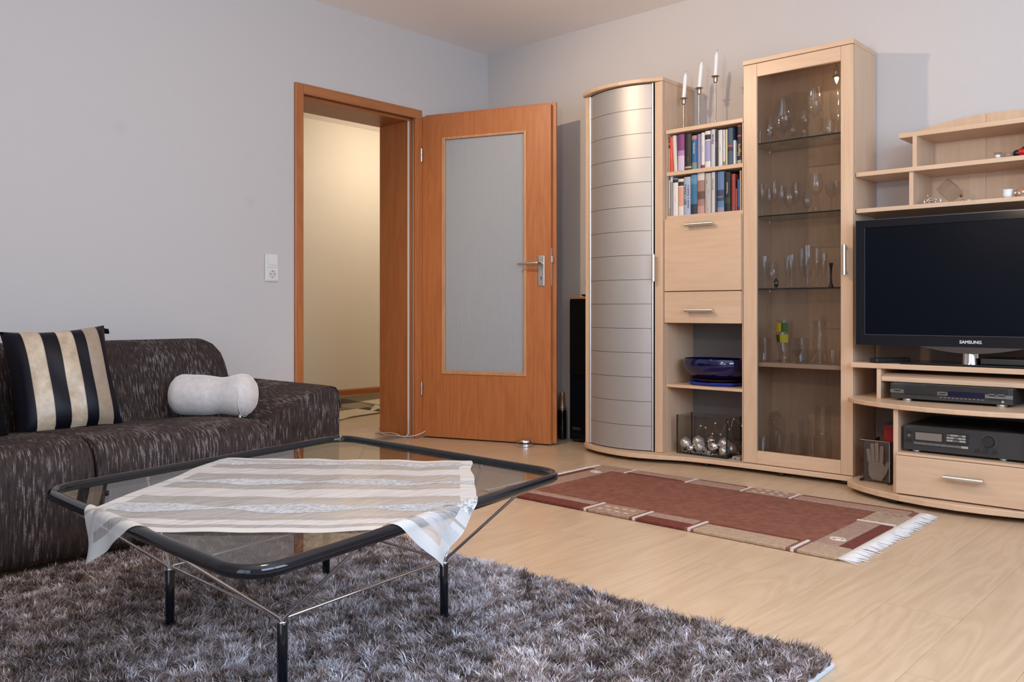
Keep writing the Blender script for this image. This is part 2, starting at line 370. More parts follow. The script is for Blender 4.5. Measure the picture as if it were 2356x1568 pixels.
for a, b_ in ((WIN[0], WIN[0]+0.06), ((WIN[0]+WIN[1])/2-0.04, (WIN[0]+WIN[1])/2+0.04), (WIN[1]-0.06, WIN[1])): wf.box(4.93, a, WIN[2], 4.99, b_, WIN[3])
wf.box(4.93, WIN[0], WIN[2], 4.99, WIN[1], WIN[2]+0.06).box(4.93, WIN[0], WIN[3]-0.06, 4.99, WIN[1], WIN[3])
struct('window_1', wf, 'white')
struct('baseboard_hall', MB().prism([(-2.5,0),(-2.482,0),(-2.482,0.045),(-2.492,0.058),(-2.5,0.058)], 'y', -2.28, 2.5), 'door_y')
# door lining and casings
trim = struct('trim_1', MB().box(-0.318, DY1-0.035, 0, -0.040, DY1, DZ-0.04), 'door_z')
build('lining', MB().box(-0.318, DY0, 0, -0.040, DY0+0.035, DZ-0.04), 'door_z', trim)
build('lining_head', MB().box(-0.318, DY0, DZ-0.04, -0.040, DY1, DZ), 'door_y', trim)
build('casing', MB().box(-0.006, -1.516, 0, 0.014, -1.462, 2.0235), 'door_z', trim, bevel=0.005)
build('casing', MB().box(-0.006, -0.656, 0, 0.014, -0.601, 1.968), 'door_z', trim, bevel=0.003)
build('casing_head', MB().box(-0.006, -1.462, 1.968, 0.014, -0.601, 2.0235), 'door_y', trim, bevel=0.003)
build('casing', MB().box(-0.318, DY1-0.03, 0, -0.302, -0.56, 2.03).box(-0.318, -1.55, 0, -0.302, DY0+0.03, 2.03).box(-0.318, DY0, DZ-0.03, -0.302, DY1, 2.03), 'door_z', trim)
build('seal', MB().box(-0.042, DY1-0.043, 0.02, -0.034, DY1-0.033, DZ-0.04), 'seal', trim)
for z in (0.305, 1.745):
    h = build('hinge', MB().lathe([(0.007, z-0.04), (0.007, z-0.002), (0.0055, z-0.001), (0.0055, z+0.001), (0.007, z+0.002), (0.007, z+0.04)], (0.018, -0.612, 0), 12), 'steel', trim, smooth='auto')
struct('trim_2', MB().prism([(-0.15,0.0),(-0.03,0.0),(-0.037,0.007),(-0.143,0.007)], 'y', DY0+0.036, DY1-0.036), 'strip')
# ---------------------------------------------------------------- open door, local frame: +x along the leaf, -y towards the room
door = thing('door_1', None, None, (0.0, -0.600, 0.0), rotz=math.radians(18.8)); door['kind'] = 'structure'
def frame_leaf(x0, x1, z0, z1, y0, y1, gx0, gx1, gz0, gz1):
    return MB().box(x0, y0, z0, gx0, y1, z1), MB().box(gx1, y0, z0, x1, y1, z1), MB().box(gx0, y0, z0, gx1, y1, gz0), MB().box(gx0, y0, gz1, gx1, y1, z1)
L1, L2, L3, L4 = frame_leaf(0.003, 0.862, 0.010, 1.984, 0.0, 0.026, 0.160, 0.700, 0.412, 1.832)
for q in (L2, L3, L4): L1.add(q.v, q.f)
build('leaf', L1, 'door_z', door, local=True)
L1, L2, L3, L4 = frame_leaf(0.016, 0.886, 0.012, 1.999, 0.0265, 0.041, 0.160, 0.700, 0.412, 1.832)
for q in (L2, L3, L4): L1.add(q.v, q.f)
build('leaf_rebate', L1, 'door_z', door, local=True, bevel=0.002)
bd = MB()
for (a, c, d, e) in ((0.146, 0.398, 0.169, 1.846), (0.692, 0.398, 0.709, 1.846)): bd.box(a, -0.006, c, d, 0.008, e)
bd.box(0.169, -0.006, 0.398, 0.692, 0.008, 0.420).box(0.169, -0.006, 1.831, 0.692, 0.008, 1.846)
build('glazing_bead', bd, 'bead', door, local=True, bevel=0.003)
build('glass_pane', MB().box(0.161, 0.010, 0.413, 0.699, 0.016, 1.831), 'castglass', door, local=True)
hp = build('handle_plate', MB().box(0.784, -0.007, 0.928, 0.824, 0.0, 1.106), 'steel', door, local=True, bevel=0.003)
build('door_handle', MB().tube([(0.806, -0.005, 1.060), (0.806, -0.045, 1.060), (0.800, -0.053, 1.060), (0.780, -0.055, 1.060), (0.735, -0.052, 1.059), (0.690, -0.047, 1.058), (0.672, -0.044, 1.057)], [0.010, 0.010, 0.011, 0.0095, 0.008, 0.0065, 0.005], 12).lathe([(0.015, -0.014), (0.015, 0.0)], (0.806, -0.007, 1.060), 20, rot=Matrix.Rotation(PI/2, 3, 'X')), 'steel', hp, local=True, smooth='auto')
build('keyhole', MB().box(0.802, -0.0075, 0.962, 0.806, -0.006, 0.976).lathe([(0.004, -0.0005), (0.004, 0.0005)], (0.804, -0.0072, 0.978), 12, rot=Matrix.Rotation(PI/2, 3, 'X')), 'blackmatt', hp, local=True)
for z in (0.938, 1.036): build('screw', MB().lathe([(0.0035, -0.0008), (0.0035, 0.001)], (0.804, -0.0078, z), 10, rot=Matrix.Rotation(PI/2, 3, 'X')), 'pewter', hp, local=True)
build('latch', MB().box(0.862, 0.008, 1.066, 0.872, 0.022, 1.102).box(0.862, 0.006, 0.93, 0.864, 0.024, 1.15), 'steel', door, local=True)
# ---------------------------------------------------------------- switch and socket
sw = thing('switch_and_socket', 'white light switch above a power socket in one plate on the wall beside the door', 'light switch', (0, -1.657, 0.939))
build('plate', MB().box(0, -1.697, 0.939, 0.010, -1.617, 1.084), 'white', sw, bevel=0.006, seg=3)
build('switch_frame', MB().box(0.010, -1.689, 1.014, 0.014, -1.625, 1.078), 'white', sw, bevel=0.002)
build('rocker', MB().box(0.014, -1.682, 1.026, 0.018, -1.632, 1.066), 'white', sw, bevel=0.0015)
RX = Matrix.Rotation(PI/2, 3, 'Y')
build('socket_insert', MB().box(0.010, -1.689, 0.946, 0.0135, -1.625, 1.010), 'white', sw, bevel=0.002)
build('socket_well', MB().lathe([(0.0215, 0.0), (0.0215, 0.0035), (0.0195, 0.0035), (0.0190, 0.0005)], (0.0135, -1.657, 0.978), 28, rot=RX), 'seal', sw, smooth='auto')
for y in (-1.6665, -1.6475): build('contact_hole', MB().lathe([(0.0026, 0), (0.0026, 0.001)], (0.0138, y, 0.978), 10, rot=RX), 'blackmatt', sw)
for z in (0.958, 0.992): build('earth_clip', MB().box(0.0136, -1.660, z, 0.0165, -1.654, z+0.006), 'pewter', sw)

# ---------------------------------------------------------------- wall unit
def vline(c, seg=1): return c
base = thing('base_board', 'beech floor board with a bulging front edge carrying the metal-fronted cabinet, bookcase and glass cabinet', 'board', (1.8, -0.2, 0))
bp_ = [(1.04,-0.01),(1.04,-0.30),(1.075,-0.335),(1.12,-0.363),(1.20,-0.400),(1.29,-0.425),(1.36,-0.436),(1.434,-0.437),(1.51,-0.424),(1.587,-0.400),(1.65,-0.372),(1.72,-0.348),(1.85,-0.330),(2.03,-0.322),(2.553,-0.308),(2.553,-0.01)]
build('board', MB().prism(bp_, 'z', 0.021, 0.043), 'beech_x', base, bevel=0.003)
for fx, fy in ((1.12,-0.28),(1.45,-0.36),(1.8,-0.27),(2.2,-0.27),(2.5,-0.26),(1.12,-0.06),(1.8,-0.06),(2.5,-0.06)):
    build('foot', MB().lathe([(0.018,0),(0.022,0.004),(0.022,0.021)], (fx,fy,0), 14), 'blackmatt', base, smooth='auto')
cab = thing('tall_cabinet', 'tall beech cabinet with a curved grey metal slatted front next to the open door', 'cabinet', (1.31,-0.16,0.043))
px_ = np.array([1.083,1.16,1.254,1.32,1.388,1.45,1.507]); py_ = np.array([-0.300,-0.336,-0.361,-0.364,-0.357,-0.342,-0.320])
pf = np.polyfit(px_, py_, 3); yc = lambda x: float(np.polyval(pf, x))
build('side_panel', MB().box(1.055,-0.298,0.043,1.074,-0.01,1.985), 'beech_z', cab)
build('side_panel', MB().box(1.551,-0.300,0.043,1.570,-0.01,1.985), 'beech_z', cab)
build('post', MB().box(1.0545,-0.306,0.0435,1.084,-0.2985,1.985), 'beech_z', cab, bevel=0.003)
build('post', MB().box(1.524,-0.322,0.0435,1.5705,-0.3005,1.985), 'beech_z', cab, bevel=0.003)
build('back_panel', MB().box(1.074,-0.018,0.043,1.551,-0.010,1.985), 'greyback', cab)
tb = [(1.041,-0.01),(1.041,-0.312),(1.06,-0.328),(1.10,-0.350),(1.14,-0.368),(1.20,-0.385),(1.276,-0.394),(1.34,-0.391),(1.408,-0.380),(1.47,-0.363),(1.521,-0.345),(1.574,-0.322),(1.574,-0.01)]
build('top_board', MB().prism(tb, 'z', 1.985, 2.006), 'beech_x', cab, bevel=0.003)
xs = np.linspace(1.094, 1.504, 15)
door2 = build('tambour_door', MB().prism([(x, yc(x)+0.006) for x in xs]+[(x, yc(x)+0.012) for x in xs[::-1]], 'z', 0.047, 1.982), 'darkgrey', cab)
zz = np.linspace(0.047, 1.981, 16)
for i in range(15):
    build('slat', MB().prism([(x, yc(x)) for x in xs]+[(x, yc(x)+0.006) for x in xs[::-1]], 'z', zz[i]+0.0011, zz[i+1]-0.0011), 'tambour', door2, smooth='auto', angle=30)
for xa in (1.089, 1.511):
    build('edge_profile', MB().lathe([(0.006,0.047),(0.006,1.982)], (xa, yc(min(max(xa,1.094),1.504))+0.001, 0), 12), 'alu', cab, smooth='auto')
def bar_handle(parent, a, b, y, name='handle'):
    # round-edged bar on two short posts; a, b end points (x, z); y = face it is screwed to
    d = Vector((b[0]-a[0], 0, b[1]-a[1])).normalized(); yb = y-0.026
    o = build(name, MB().tube([(a[0],yb,a[1]),(b[0],yb,b[1])], 0.0090, 14), 'alu', parent, smooth='auto')
    for p, q in ((a, 1), (b, -1)):
        c = (p[0]+d.x*0.012*q, p[1]+d.z*0.012*q)
        build('handle_post', MB().tube([(c[0],y,c[1]),(c[0],yb,c[1])], 0.0055, 10), 'alu', o, smooth='auto')
bar_handle(cab, (1.5315,0.938), (1.5315,1.079), -0.322)
mid = thing('bookcase', 'open beech bookcase unit with drop flap and drawer between the two tall cabinets', 'bookcase', (1.79,-0.16,0.043))
build('side_panel', MB().box(1.5722,-0.290,0.043,1.5762,-0.012,1.708), 'beech_z', mid)
build('side_panel', MB().box(2.0080,-0.290,0.043,2.0125,-0.012,1.708), 'beech_z', mid)
build('top_board', MB().box(1.572,-0.2955,1.708,2.0135,-0.012,1.729), 'beech_x', mid, bevel=0.002)
build('back_panel', MB().box(1.5764,-0.020,0.043,2.0078,-0.012,1.708), 'greyback', mid)
for z0, z1 in ((1.489,1.509),(1.258,1.2785),(0.386,0.401)):
    build('shelf', MB().box(1.5764,-0.290,z0,2.0078,-0.021,z1), 'beech_x', mid, bevel=0.0015)
build('rail', MB().box(1.5764,-0.270,0.868,2.0078,-0.021,0.884), 'beech_x', mid)
build('rail', MB().box(1.5764,-0.270,0.724,2.0078,-0.021,0.738), 'beech_x', mid)
fp = build('flap', MB().box(1.574,-0.3085,0.886,2.008,-0.2905,1.262), 'beech_x', mid, bevel=0.002)
bar_handle(fp, (1.712,1.222), (1.870,1.222), -0.3085)
fp = build('drawer_front', MB().box(1.574,-0.3085,0.722,2.008,-0.2905,0.882), 'beech_x', mid, bevel=0.002)
bar_handle(fp, (1.712,0.787), (1.870,0.787), -0.3085)
gc = thing('display_cabinet', 'tall beech cabinet with a glass door full of drinking glasses', 'cabinet', (2.282,-0.15,0.043))
build('side_panel', MB().box(2.0150,-0.272,0.043,2.033,-0.012,1.983), 'beech_z', gc)
build('side_panel', MB().box(2.532,-0.272,0.043,2.550,-0.012,1.983), 'beech_z', gc)
build('top_board', MB().box(2.0125,-0.2955,1.983,2.5525,-0.012,2.005), 'beech_x', gc, bevel=0.002)
build('bottom_board', MB().box(2.033,-0.270,0.0435,2.532,-0.020,0.060), 'beech_x', gc)
build('back_panel', MB().box(2.033,-0.020,0.0435,2.532,-0.012,1.982), 'beech_z', gc)
gd = build('glass_door', MB().box(2.0860,-0.2830,0.108,2.4925,-0.2790,1.917), 'glass_grey', gc)
build('door_stile', MB().box(2.0155,-0.2925,0.0455,2.0850,-0.2735,1.981), 'beech_z', gd, bevel=0.0015)
build('door_stile', MB().box(2.4935,-0.2925,0.0455,2.5490,-0.2735,1.981), 'beech_z', gd, bevel=0.0015)
build('door_rail', MB().box(2.0856,-0.2922,0.0455,2.4929,-0.2735,0.108), 'beech_x', gd, bevel=0.0015)
build('door_rail', MB().box(2.0856,-0.2922,1.9170,2.4929,-0.2735,1.981), 'beech_x', gd, bevel=0.0015)
bar_handle(gd, (2.5195,0.946), (2.5195,1.081), -0.2925)
SH = {1:1.598, 2:1.245, 3:0.893, 4:0.534, 5:0.0605}
for k in (1,2,3):
    s = build('glass_shelf', MB().box(2.0335,-0.268,SH[k]-0.006,2.5315,-0.0205,SH[k]), 'shelf_glass', gc)
    build('front_edge', MB().box(2.0335,-0.2690,SH[k]-0.0062,2.5315,-0.2680,SH[k]), 'edge_glass', s)
    for fx in (2.036,2.529):
        for fy in (-0.24,-0.05): build('shelf_pin', MB().lathe([(0.004,-0.004),(0.004,0.004)], (fx,fy,SH[k]-0.0105), 8), 'steel', s)
build('wood_shelf', MB().box(2.0335,-0.266,0.514,2.5315,-0.0205,0.534), 'beech_x', gc, bevel=0.0015)
lampm, nt, b = newmat('halogen_glow'); setp(b, Base_Color=(1,0.9,0.75)); b.inputs['Emission Color'].default_value = (1,0.86,0.62,1); b.inputs['Emission Strength'].default_value = 8
lx = 2.4385
lp = build('lamp_holder', MB().lathe([(0.004,1.984),(0.004,1.925),(0.010,1.918),(0.012,1.892),(0.013,1.880)], (lx,-0.20,0), 18), 'steel', gc, smooth='auto')
build('lamp_ring', MB().lathe([(0.010,1.884),(0.0185,1.874),(0.0195,1.868),(0.017,1.866),(0.012,1.872)], (lx,-0.20,0), 24, cap0=False, cap1=False), 'chrome', lp, smooth='auto')
build('lamp_lens', MB().lathe([(0.008,1.872),(0.010,1.864),(0.006,1.850),(0.0015,1.840)], (lx,-0.20,0), 14), lampm, lp, smooth='auto')
light('cabinet_lamp', 'POINT', (lx,-0.20,1.825), 0.5, (1.0,0.80,0.55), size=0.008)
# ---- tv bench
tv = thing('tv_bench', 'low beech TV bench with curved shelves and a drawer', 'TV bench', (3.05,-0.25,0))
def arc(y0, y1, x0=2.562, x1=3.538, n=15):
    c = (x0+x1)/2; h = (x1-x0)/2
    return [(x, y0+(y1-y0)*(1-((x-c)/h)**2)**0.75) for x in [c-h*math.cos(PI*i/(n-1)) for i in range(n)]]
build('base_board', MB().prism([(2.562,-0.02)]+arc(-0.395,-0.603)+[(3.538,-0.02)], 'z', 0.021, 0.045), 'beech_x', tv, bevel=0.003)
for fx, fy in ((2.80,-0.50),(3.30,-0.50),(2.65,-0.10),(3.45,-0.10)):
    build('foot', MB().lathe([(0.030,0),(0.033,0.004),(0.033,0.021)], (fx,fy,0), 18), 'blackmatt', tv, smooth='auto')
build('curved_shelf', MB().prism([(2.556,-0.02)]+arc(-0.368,-0.582,2.556,3.544)+[(3.544,-0.02)], 'z', 0.385, 0.405), 'beech_x', tv, bevel=0.003)
build('top_shelf', MB().box(2.5585,-0.345,0.535,3.54,-0.02,0.557), 'beech_x', tv, bevel=0.002)
for x0, x1 in ((2.668,2.686),(3.414,3.432)): build('post', MB().box(x0,-0.338,0.405,x1,-0.03,0.535), 'beech_z', tv, bevel=0.0015)
for x0, x1 in ((2.800,2.819),(3.281,3.300)): build('post', MB().box(x0,-0.525,0.045,x1,-0.03,0.385), 'beech_z', tv, bevel=0.0015)
build('back_panel', MB().box(2.5555,-0.030,0.045,3.46,-0.022,1.222), mat('brown_back_panel', (0.20,0.125,0.085), 0.6), tv)  # carried past its real end as a dark sheet for the shaded wall strip
build('pull_out_tray', MB().prism([(-0.10,0.514),(-0.290,0.514),(-0.335,0.499),(-0.335,0.481),(-0.10,0.481)], 'x', 2.687, 3.413), 'beech_x', tv, bevel=0.0015)
build('shelf', MB().box(2.819,-0.540,0.203,3.281,-0.03,0.213), 'beech_x', tv)
dr = build('drawer_front', MB().box(2.821,-0.558,0.050,3.279,-0.540,0.2015), 'beech_x', tv, bevel=0.002)
bar_handle(dr, (3.006,0.141), (3.146,0.141), -0.558)
hu = thing('wall_shelf', 'beech three-board shelf with an arched back on the wall over the television', 'shelf', (3.05,-0.14,1.222))
build('board', MB().box(2.556,-0.275,1.222,3.545,-0.02,1.241), 'beech_x', hu, bevel=0.002)
build('board', MB().box(2.553,-0.272,1.385,3.547,-0.02,1.4045), 'beech_x', hu, bevel=0.002)
build('board', MB().box(2.732,-0.255,1.537,3.368,-0.02,1.558), 'beech_x', hu, bevel=0.002)
for z0, z1, d in ((1.241,1.385,0.0),(1.4045,1.537,0.014)):
    for x0 in (2.779+d, 3.303-d): build('post', MB().box(x0,-0.262,z0,x0+0.017,-0.03,z1), 'beech_z', hu)
def arch(x): return 1.642-0.40*(x-3.05)**2
for x0, x1 in ((2.735,3.0205),(3.0215,3.366)):
    xx = np.linspace(x0, x1, 10)
    build('back_panel', MB().prism([(x0,1.241),(x1,1.241)]+[(x, arch(x)) for x in xx[::-1]], 'y', -0.0195, -0.010), 'beech_z', hu)
# ---------------------------------------------------------------- television and hi-fi
t = thing('television', 'black flat television standing on the beech bench', 'television', (3.045,-0.25,0.557))
tvx0, tvx1, tvz0, tvz1 = 2.587, 3.503, 0.637, 1.178
xx = np.linspace(tvx0, tvx1, 25); cb = lambda x: tvz0-0.026*max(0, 1-((x-3.045)/0.20)**2)**1.2
build('casing', MB().prism([(tvx0,tvz1),(tvx0,tvz0)]+[(x, tvz0) for x in xx[1:-1]]+[(tvx1,tvz0),(tvx1,tvz1)], 'y', -0.352, -0.285), 'black', t, bevel=0.004)
def bez(x0,x1,z0,z1): return MB().box(x0,-0.360,z0,x1,-0.352,z1)
bz = bez(tvx0,2.624,tvz0,tvz1)
for q in (bez(3.466,tvx1,tvz0,tvz1), bez(2.624,3.466,1.146,tvz1), bez(2.624,3.466,tvz0,0.682)): bz.add(q.v, q.f)
build('bezel', bz, 'black', t)
scr, nt, b = newmat('tv_screen'); setp(b, Base_Color=(0.0025,0.004,0.008), Roughness=0.32); b.inputs['Specular IOR Level'].default_value = 0.07
build('screen', MB().box(2.624,-0.3555,0.682,3.466,-0.352,1.146), scr, t)
ed = MB().box(tvx0-0.0012,-0.361,tvz0,tvx0,-0.345,tvz1).box(tvx0,-0.361,tvz1,tvx1,-0.345,tvz1+0.0015).box(2.6235,-0.3575,0.682,2.625,-0.355,1.146).box(2.624,-0.3605,0.6815,3.466,-0.355,0.6828)
build('trim_line', ed, mat('grey_trim', (0.16,0.15,0.16), 0.25, 0.6), t)
xs2 = np.linspace(2.845, 3.245, 21)
build('chin', MB().prism([(x, tvz0+0.001) for x in xs2[::-1]]+[(x, cb(x)) for x in xs2[1:-1]], 'y', -0.358, -0.300), mat('smoked_chrome', (0.20,0.19,0.18), 0.15, 1.0), t)
build('stand_neck', MB().lathe([(0.036,0.566),(0.034,0.575),(0.032,0.617)], (3.030,-0.295,0), 24), 'chrome', t, smooth='auto')
build('stand_base', MB().box(2.765,-0.338,0.5575,3.325,-0.115,0.566), 'black', t, bevel=0.003)
lettering('SAMSUNG', 0.0175, (3.046,-0.3605,0.6575), (PI/2,0,0), mat('logo_silver', (0.62,0.62,0.63), 0.4), t, bold=0.0004, sx=1.02)
o = tag(root(build('set_top_box', MB().box(3.075,-0.325,0.5665,3.26,-0.16,0.594), 'blackmatt', bevel=0.006, seg=3)), 'flat black box with rounded corners lying on the television stand', 'set-top box')
rc = thing('remote_control', 'black remote control lying on the bench under the television', 'remote control', (2.695,-0.25,0.5575), rotz=-0.55)
build('casing', MB().box(-0.026,-0.09,0,0.026,0.09,0.021), 'blackmatt', rc, local=True, bevel=0.006, seg=3)
for i in range(4):
    for j in range(3): build('button', MB().box(-0.013+j*0.011,-0.03+i*0.018,0.021,-0.006+j*0.011,-0.020+i*0.018,0.0225), 'darkgrey', rc, local=True)
cd = thing('cd_player', 'slim dark grey CD player on the curved shelf under the television', 'CD player', (2.97,-0.22,0.405))
build('casing', MB().box(2.738,-0.372,0.415,3.200,-0.08,0.4785), 'darkgrey', cd, bevel=0.002)
sil = mat('dull_silver', (0.22,0.22,0.215), 0.35, 0.7); bri = mat('bright_key', (0.50,0.47,0.43), 0.35, 0.6)
build('front_band', MB().box(2.738,-0.3755,0.438,3.2005,-0.372,0.4525), sil, cd)
build('front_band', MB().box(2.805,-0.3762,0.4525,3.18,-0.372,0.4785), 'blackmatt', cd)
build('disc_tray', MB().box(2.795,-0.3785,0.436,2.925,-0.373,0.462), 'blackmatt', cd, bevel=0.001)
build('display', MB().box(2.965,-0.3775,0.436,3.102,-0.373,0.457), mat('blue_black_display', (0.008,0.008,0.03), 0.15), cd)
for x0, z0, w in ((2.757,0.452,0.022),(2.934,0.450,0.022),(3.116,0.4535,0.023),(3.149,0.4535,0.023),(3.116,0.440,0.023),(3.149,0.440,0.023)):
    build('button', MB().box(x0,-0.3800,z0-0.0055,x0+w,-0.373,z0+0.0015), 'blackmatt', cd)
    build('button_edge', MB().box(x0,-0.3806,z0,x0+w,-0.3795,z0+0.0018), bri, cd)
for i in range(11): build('track_key', MB().box(2.934+i*0.0155,-0.3740,0.4285-0.0004*i*0,2.942+i*0.0155,-0.371,0.4302), bri, cd)
build('headphone_jack', MB().lathe([(0.0052,0),(0.0052,0.002),(0.003,0.002),(0.003,0.0005)], (3.165,-0.372,0.427), 14, rot=Matrix.Rotation(PI/2,3,'X')), bri, cd, smooth='auto')
for fx in (2.80,3.155): build('foot', MB().lathe([(0.020,0.4052),(0.021,0.408),(0.020,0.415)], (fx,-0.345,0), 20), 'steel', cd, smooth='auto')
lettering('YAMAHA', 0.0075, (2.766,-0.3728,0.4735), (PI/2,0,0), sil, cd)
lettering('NATURAL SOUND COMPACT DISC PLAYER', 0.0042, (2.838,-0.3768,0.4735), (PI/2,0,0), sil, cd)
rv = thing('receiver', 'black stereo receiver with a big volume knob above the drawer', 'receiver', (3.05,-0.26,0.213))
build('casing', MB().box(2.838,-0.490,0.224,3.268,-0.10,0.322), 'darkgrey', rv, bevel=0.002)
build('front_panel', MB().box(2.832,-0.502,0.222,3.274,-0.490,0.320), 'darkgrey', rv, bevel=0.002)
build('display', MB().box(2.874,-0.5045,0.262,2.985,-0.5015,0.300), 'blackmatt', rv)
build('display_window', MB().box(2.880,-0.5052,0.266,2.979,-0.5040,0.296), mat('smoked_window', (0.20,0.165,0.145), 0.25), rv)
kp = build('key_panel', MB().box(2.993,-0.5045,0.246,3.075,-0.5015,0.303), 'blackmatt', rv)
for r in range(3):
    for c in range(5 if r < 2 else 3):
        w = 0.0128 if r < 2 else 0.0222; x0 = 2.997+c*((w+0.0012))
        build('key', MB().box(x0,-0.5072,0.2915-r*0.0105,x0+w,-0.5045,0.2985-r*0.0105), bri if (r+c) % 3 else sil, kp)
for c in range(8): build('preset_key', MB().box(2.874+c*0.0252,-0.5066,0.2475,2.8982+c*0.0252,-0.5015,0.2565), bri if c == 7 else sil, rv)
RXm = Matrix.Rotation(PI/2,3,'X')
build('volume_knob', MB().lathe([(0.0205,0),(0.0205,0.012),(0.019,0.014),(0.0,0.014)], (3.146,-0.5015,0.283), 28, cap1=False, rot=RXm), 'blackmatt', rv, smooth='auto')
for i in range(13):
    a = math.radians(225-i*22.5); build('scale_mark', MB().box(3.146+0.026*math.cos(a)-0.0006,-0.5026,0.283+0.026*math.sin(a)-0.0012,3.146+0.026*math.cos(a)+0.0006,-0.5018,0.283+0.026*math.sin(a)+0.0012), bri, rv)
for kx in (3.107,3.136,3.166): build('tone_knob', MB().lathe([(0.0068,0),(0.0068,0.010),(0.0,0.0105)], (kx,-0.5015,0.246), 16, cap1=False, rot=RXm), 'blackmatt', rv, smooth='auto')
build('power_button', MB().box(2.845,-0.5055,0.291,2.865,-0.5015,0.298).box(2.845,-0.5055,0.254,2.865,-0.5015,0.266), 'blackmatt', rv)
build('headphone_jack', MB().lathe([(0.0045,0),(0.0045,0.002),(0.0025,0.002),(0.0025,0.0005)], (2.855,-0.5015,0.280), 14, rot=RXm), bri, rv)
lettering('ONKYO', 0.006, (2.853,-0.5022,0.3135), (PI/2,0,0), sil, rv)
for fx in (2.875,3.19): build('foot', MB().lathe([(0.017,0.2132),(0.018,0.216),(0.017,0.222)], (fx,-0.47,0), 18), 'steel', rv, smooth='auto')
# pin-art frame, red box
pa = thing('pin_art_frame', 'clear acrylic pin-art toy showing a hand print on the bottom of the TV bench', 'pin art toy', (2.68,-0.37,0.045), rotz=-0.10)
build('front_pane', MB().box(-0.064,-0.020,0.006,0.064,-0.017,0.182), 'tank_glass', pa, local=True)
build('back_pane', MB().box(-0.064,0.010,0.006,0.064,0.020,0.180), 'blackmatt', pa, local=True)
build('pin_field', MB().box(-0.056,-0.002,0.008,0.056,0.010,0.176), mat('pin_grey', (0.10,0.09,0.085), 0.5, 0.4), pa, local=True)
hd = MB()
hd.prism([(-0.030,0.030),(-0.020,0.012),(0.025,0.010),(0.038,0.030),(0.040,0.060),(0.034,0.088),(-0.030,0.092),(-0.034,0.060)], 'y', -0.0105, -0.001)
for (x0,z0,x1,z1,w) in ((-0.027,0.085,-0.034,0.135,0.0085),(-0.012,0.088,-0.016,0.160,0.0088),(0.006,0.088,0.004,0.165,0.0088),(0.024,0.086,0.026,0.152,0.0085),(0.035,0.040,0.054,0.090,0.0088)):
    d = Vector((x1-x0, z1-z0)).normalized(); n_ = Vector((-d.y, d.x)); pts = []
    for k in range(9):
        a = PI*k/8; pts.append((x1+n_.x*w*math.cos(a)+d.x*w*math.sin(a), z1+n_.y*w*math.cos(a)+d.y*w*math.sin(a)))
    hd.prism([(x0+n_.x*w, z0+n_.y*w)]+pts+[(x0-n_.x*w, z0-n_.y*w)], 'y', -0.012, -0.001)
build('hand_impression', hd, mat('pin_heads', (0.33,0.28,0.245), 0.45, 0.3), pa, local=True, bevel=0.003)
for px0 in (-0.060,0.060):
    for pz in (0.008,0.094,0.178): build('peg', MB().tube([(px0,-0.024,pz),(px0,0.024,pz)], 0.0055, 10), 'tank_glass' if pz > 0.02 else 'blackmatt', pa, local=True, smooth='auto')
build('edge_light', MB().box(-0.0645,-0.0203,0.181,0.0645,-0.0168,0.1828).box(0.0632,-0.0203,0.006,0.0648,-0.0168,0.182), mat('acrylic_edge', (0.45,0.42,0.40), 0.2), pa, local=True)
tag(root(build('album', MB().box(2.66,-0.285,0.045,2.775,-0.25,0.205).box(2.632,-0.275,0.195,2.640,-0.215,0.222), 'blackmatt', bevel=0.003)), 'black slip case behind the pin-art toy', 'case')
rb = thing('red_box', 'red card box with an open black top behind the pin-art toy', 'box', (2.745,-0.16,0.045))
build('carton', MB().box(2.652,-0.20,0.045,2.765,-0.12,0.276), 'red', rb)
build('flap', MB().prism([(2.652,0.276),(2.705,0.276),(2.690,0.298)], 'y', -0.20, -0.19), 'blackmatt', rb)
tag(root(build('plug_adapter', MB().box(2.648,-0.22,0.47,2.667,-0.19,0.50), 'white', bevel=0.003)), 'small white block stuck to the post of the TV bench', 'block')
# ---- trinkets on the wall shelf
cu_ = MB(); Rm = Matrix.Rotation(0.7,3,'Z') @ Matrix.Rotation(0.62,3,'X') @ Matrix.Rotation(0.6,3,'Y')
cv = [Rm @ Vector((a,b_,c)) for a in (-0.032,0.032) for b_ in (-0.032,0.032) for c in (-0.032,0.032)]
mz = min(v.z for v in cv)
cu_.add([(2.925+v.x,-0.205+v.y,1.2415-mz+v.z) for v in cv], [(0,1,3,2),(4,6,7,5),(0,4,5,1),(2,3,7,6),(0,2,6,4),(1,5,7,3)])
tag(root(build('glass_cube', cu_, thin_glass('cube_glass',(0.90,0.90,0.90),1.9), bevel=0.002)), 'clear glass cube balanced on its corner on the wall shelf', 'glass cube')
mo = thing('toy_motorcycle', 'tiny silver wire motorcycle beside the glass cube', 'figurine', (2.848,-0.17,1.241))
for dx in (-0.022,0.022): build('wheel', MB().tube([(2.848+dx+0.011*math.cos(a),-0.17,1.2525+0.0105*math.sin(a)) for a in [2*PI*i/14 for i in range(14)]], 0.0025, 6, True), 'steel', mo, smooth='auto')
build('frame', MB().tube([(2.826,-0.17,1.2525),(2.838,-0.17,1.266),(2.856,-0.17,1.264),(2.870,-0.17,1.2525)], 0.0035, 8).tube([(2.834,-0.17,1.254),(2.862,-0.17,1.256)], 0.005, 8), 'steel', mo, smooth='auto')
build('handlebar', MB().tube([(2.832,-0.186,1.277),(2.836,-0.17,1.272),(2.832,-0.154,1.277)], 0.0018, 6), 'steel', mo)
gl_ = mat('old_gold', (0.55,0.33,0.15), 0.3, 1.0)
tr_ = thing('gold_trinket', 'tiny gold trinket with a brown bead beside the glass cube', 'figurine', (2.966,-0.17,1.241))
build('base', MB().ball((2.966,-0.17,1.2455), 0.0075, 12, 8, 1, 1, 0.6), gl_, tr_, smooth=True)
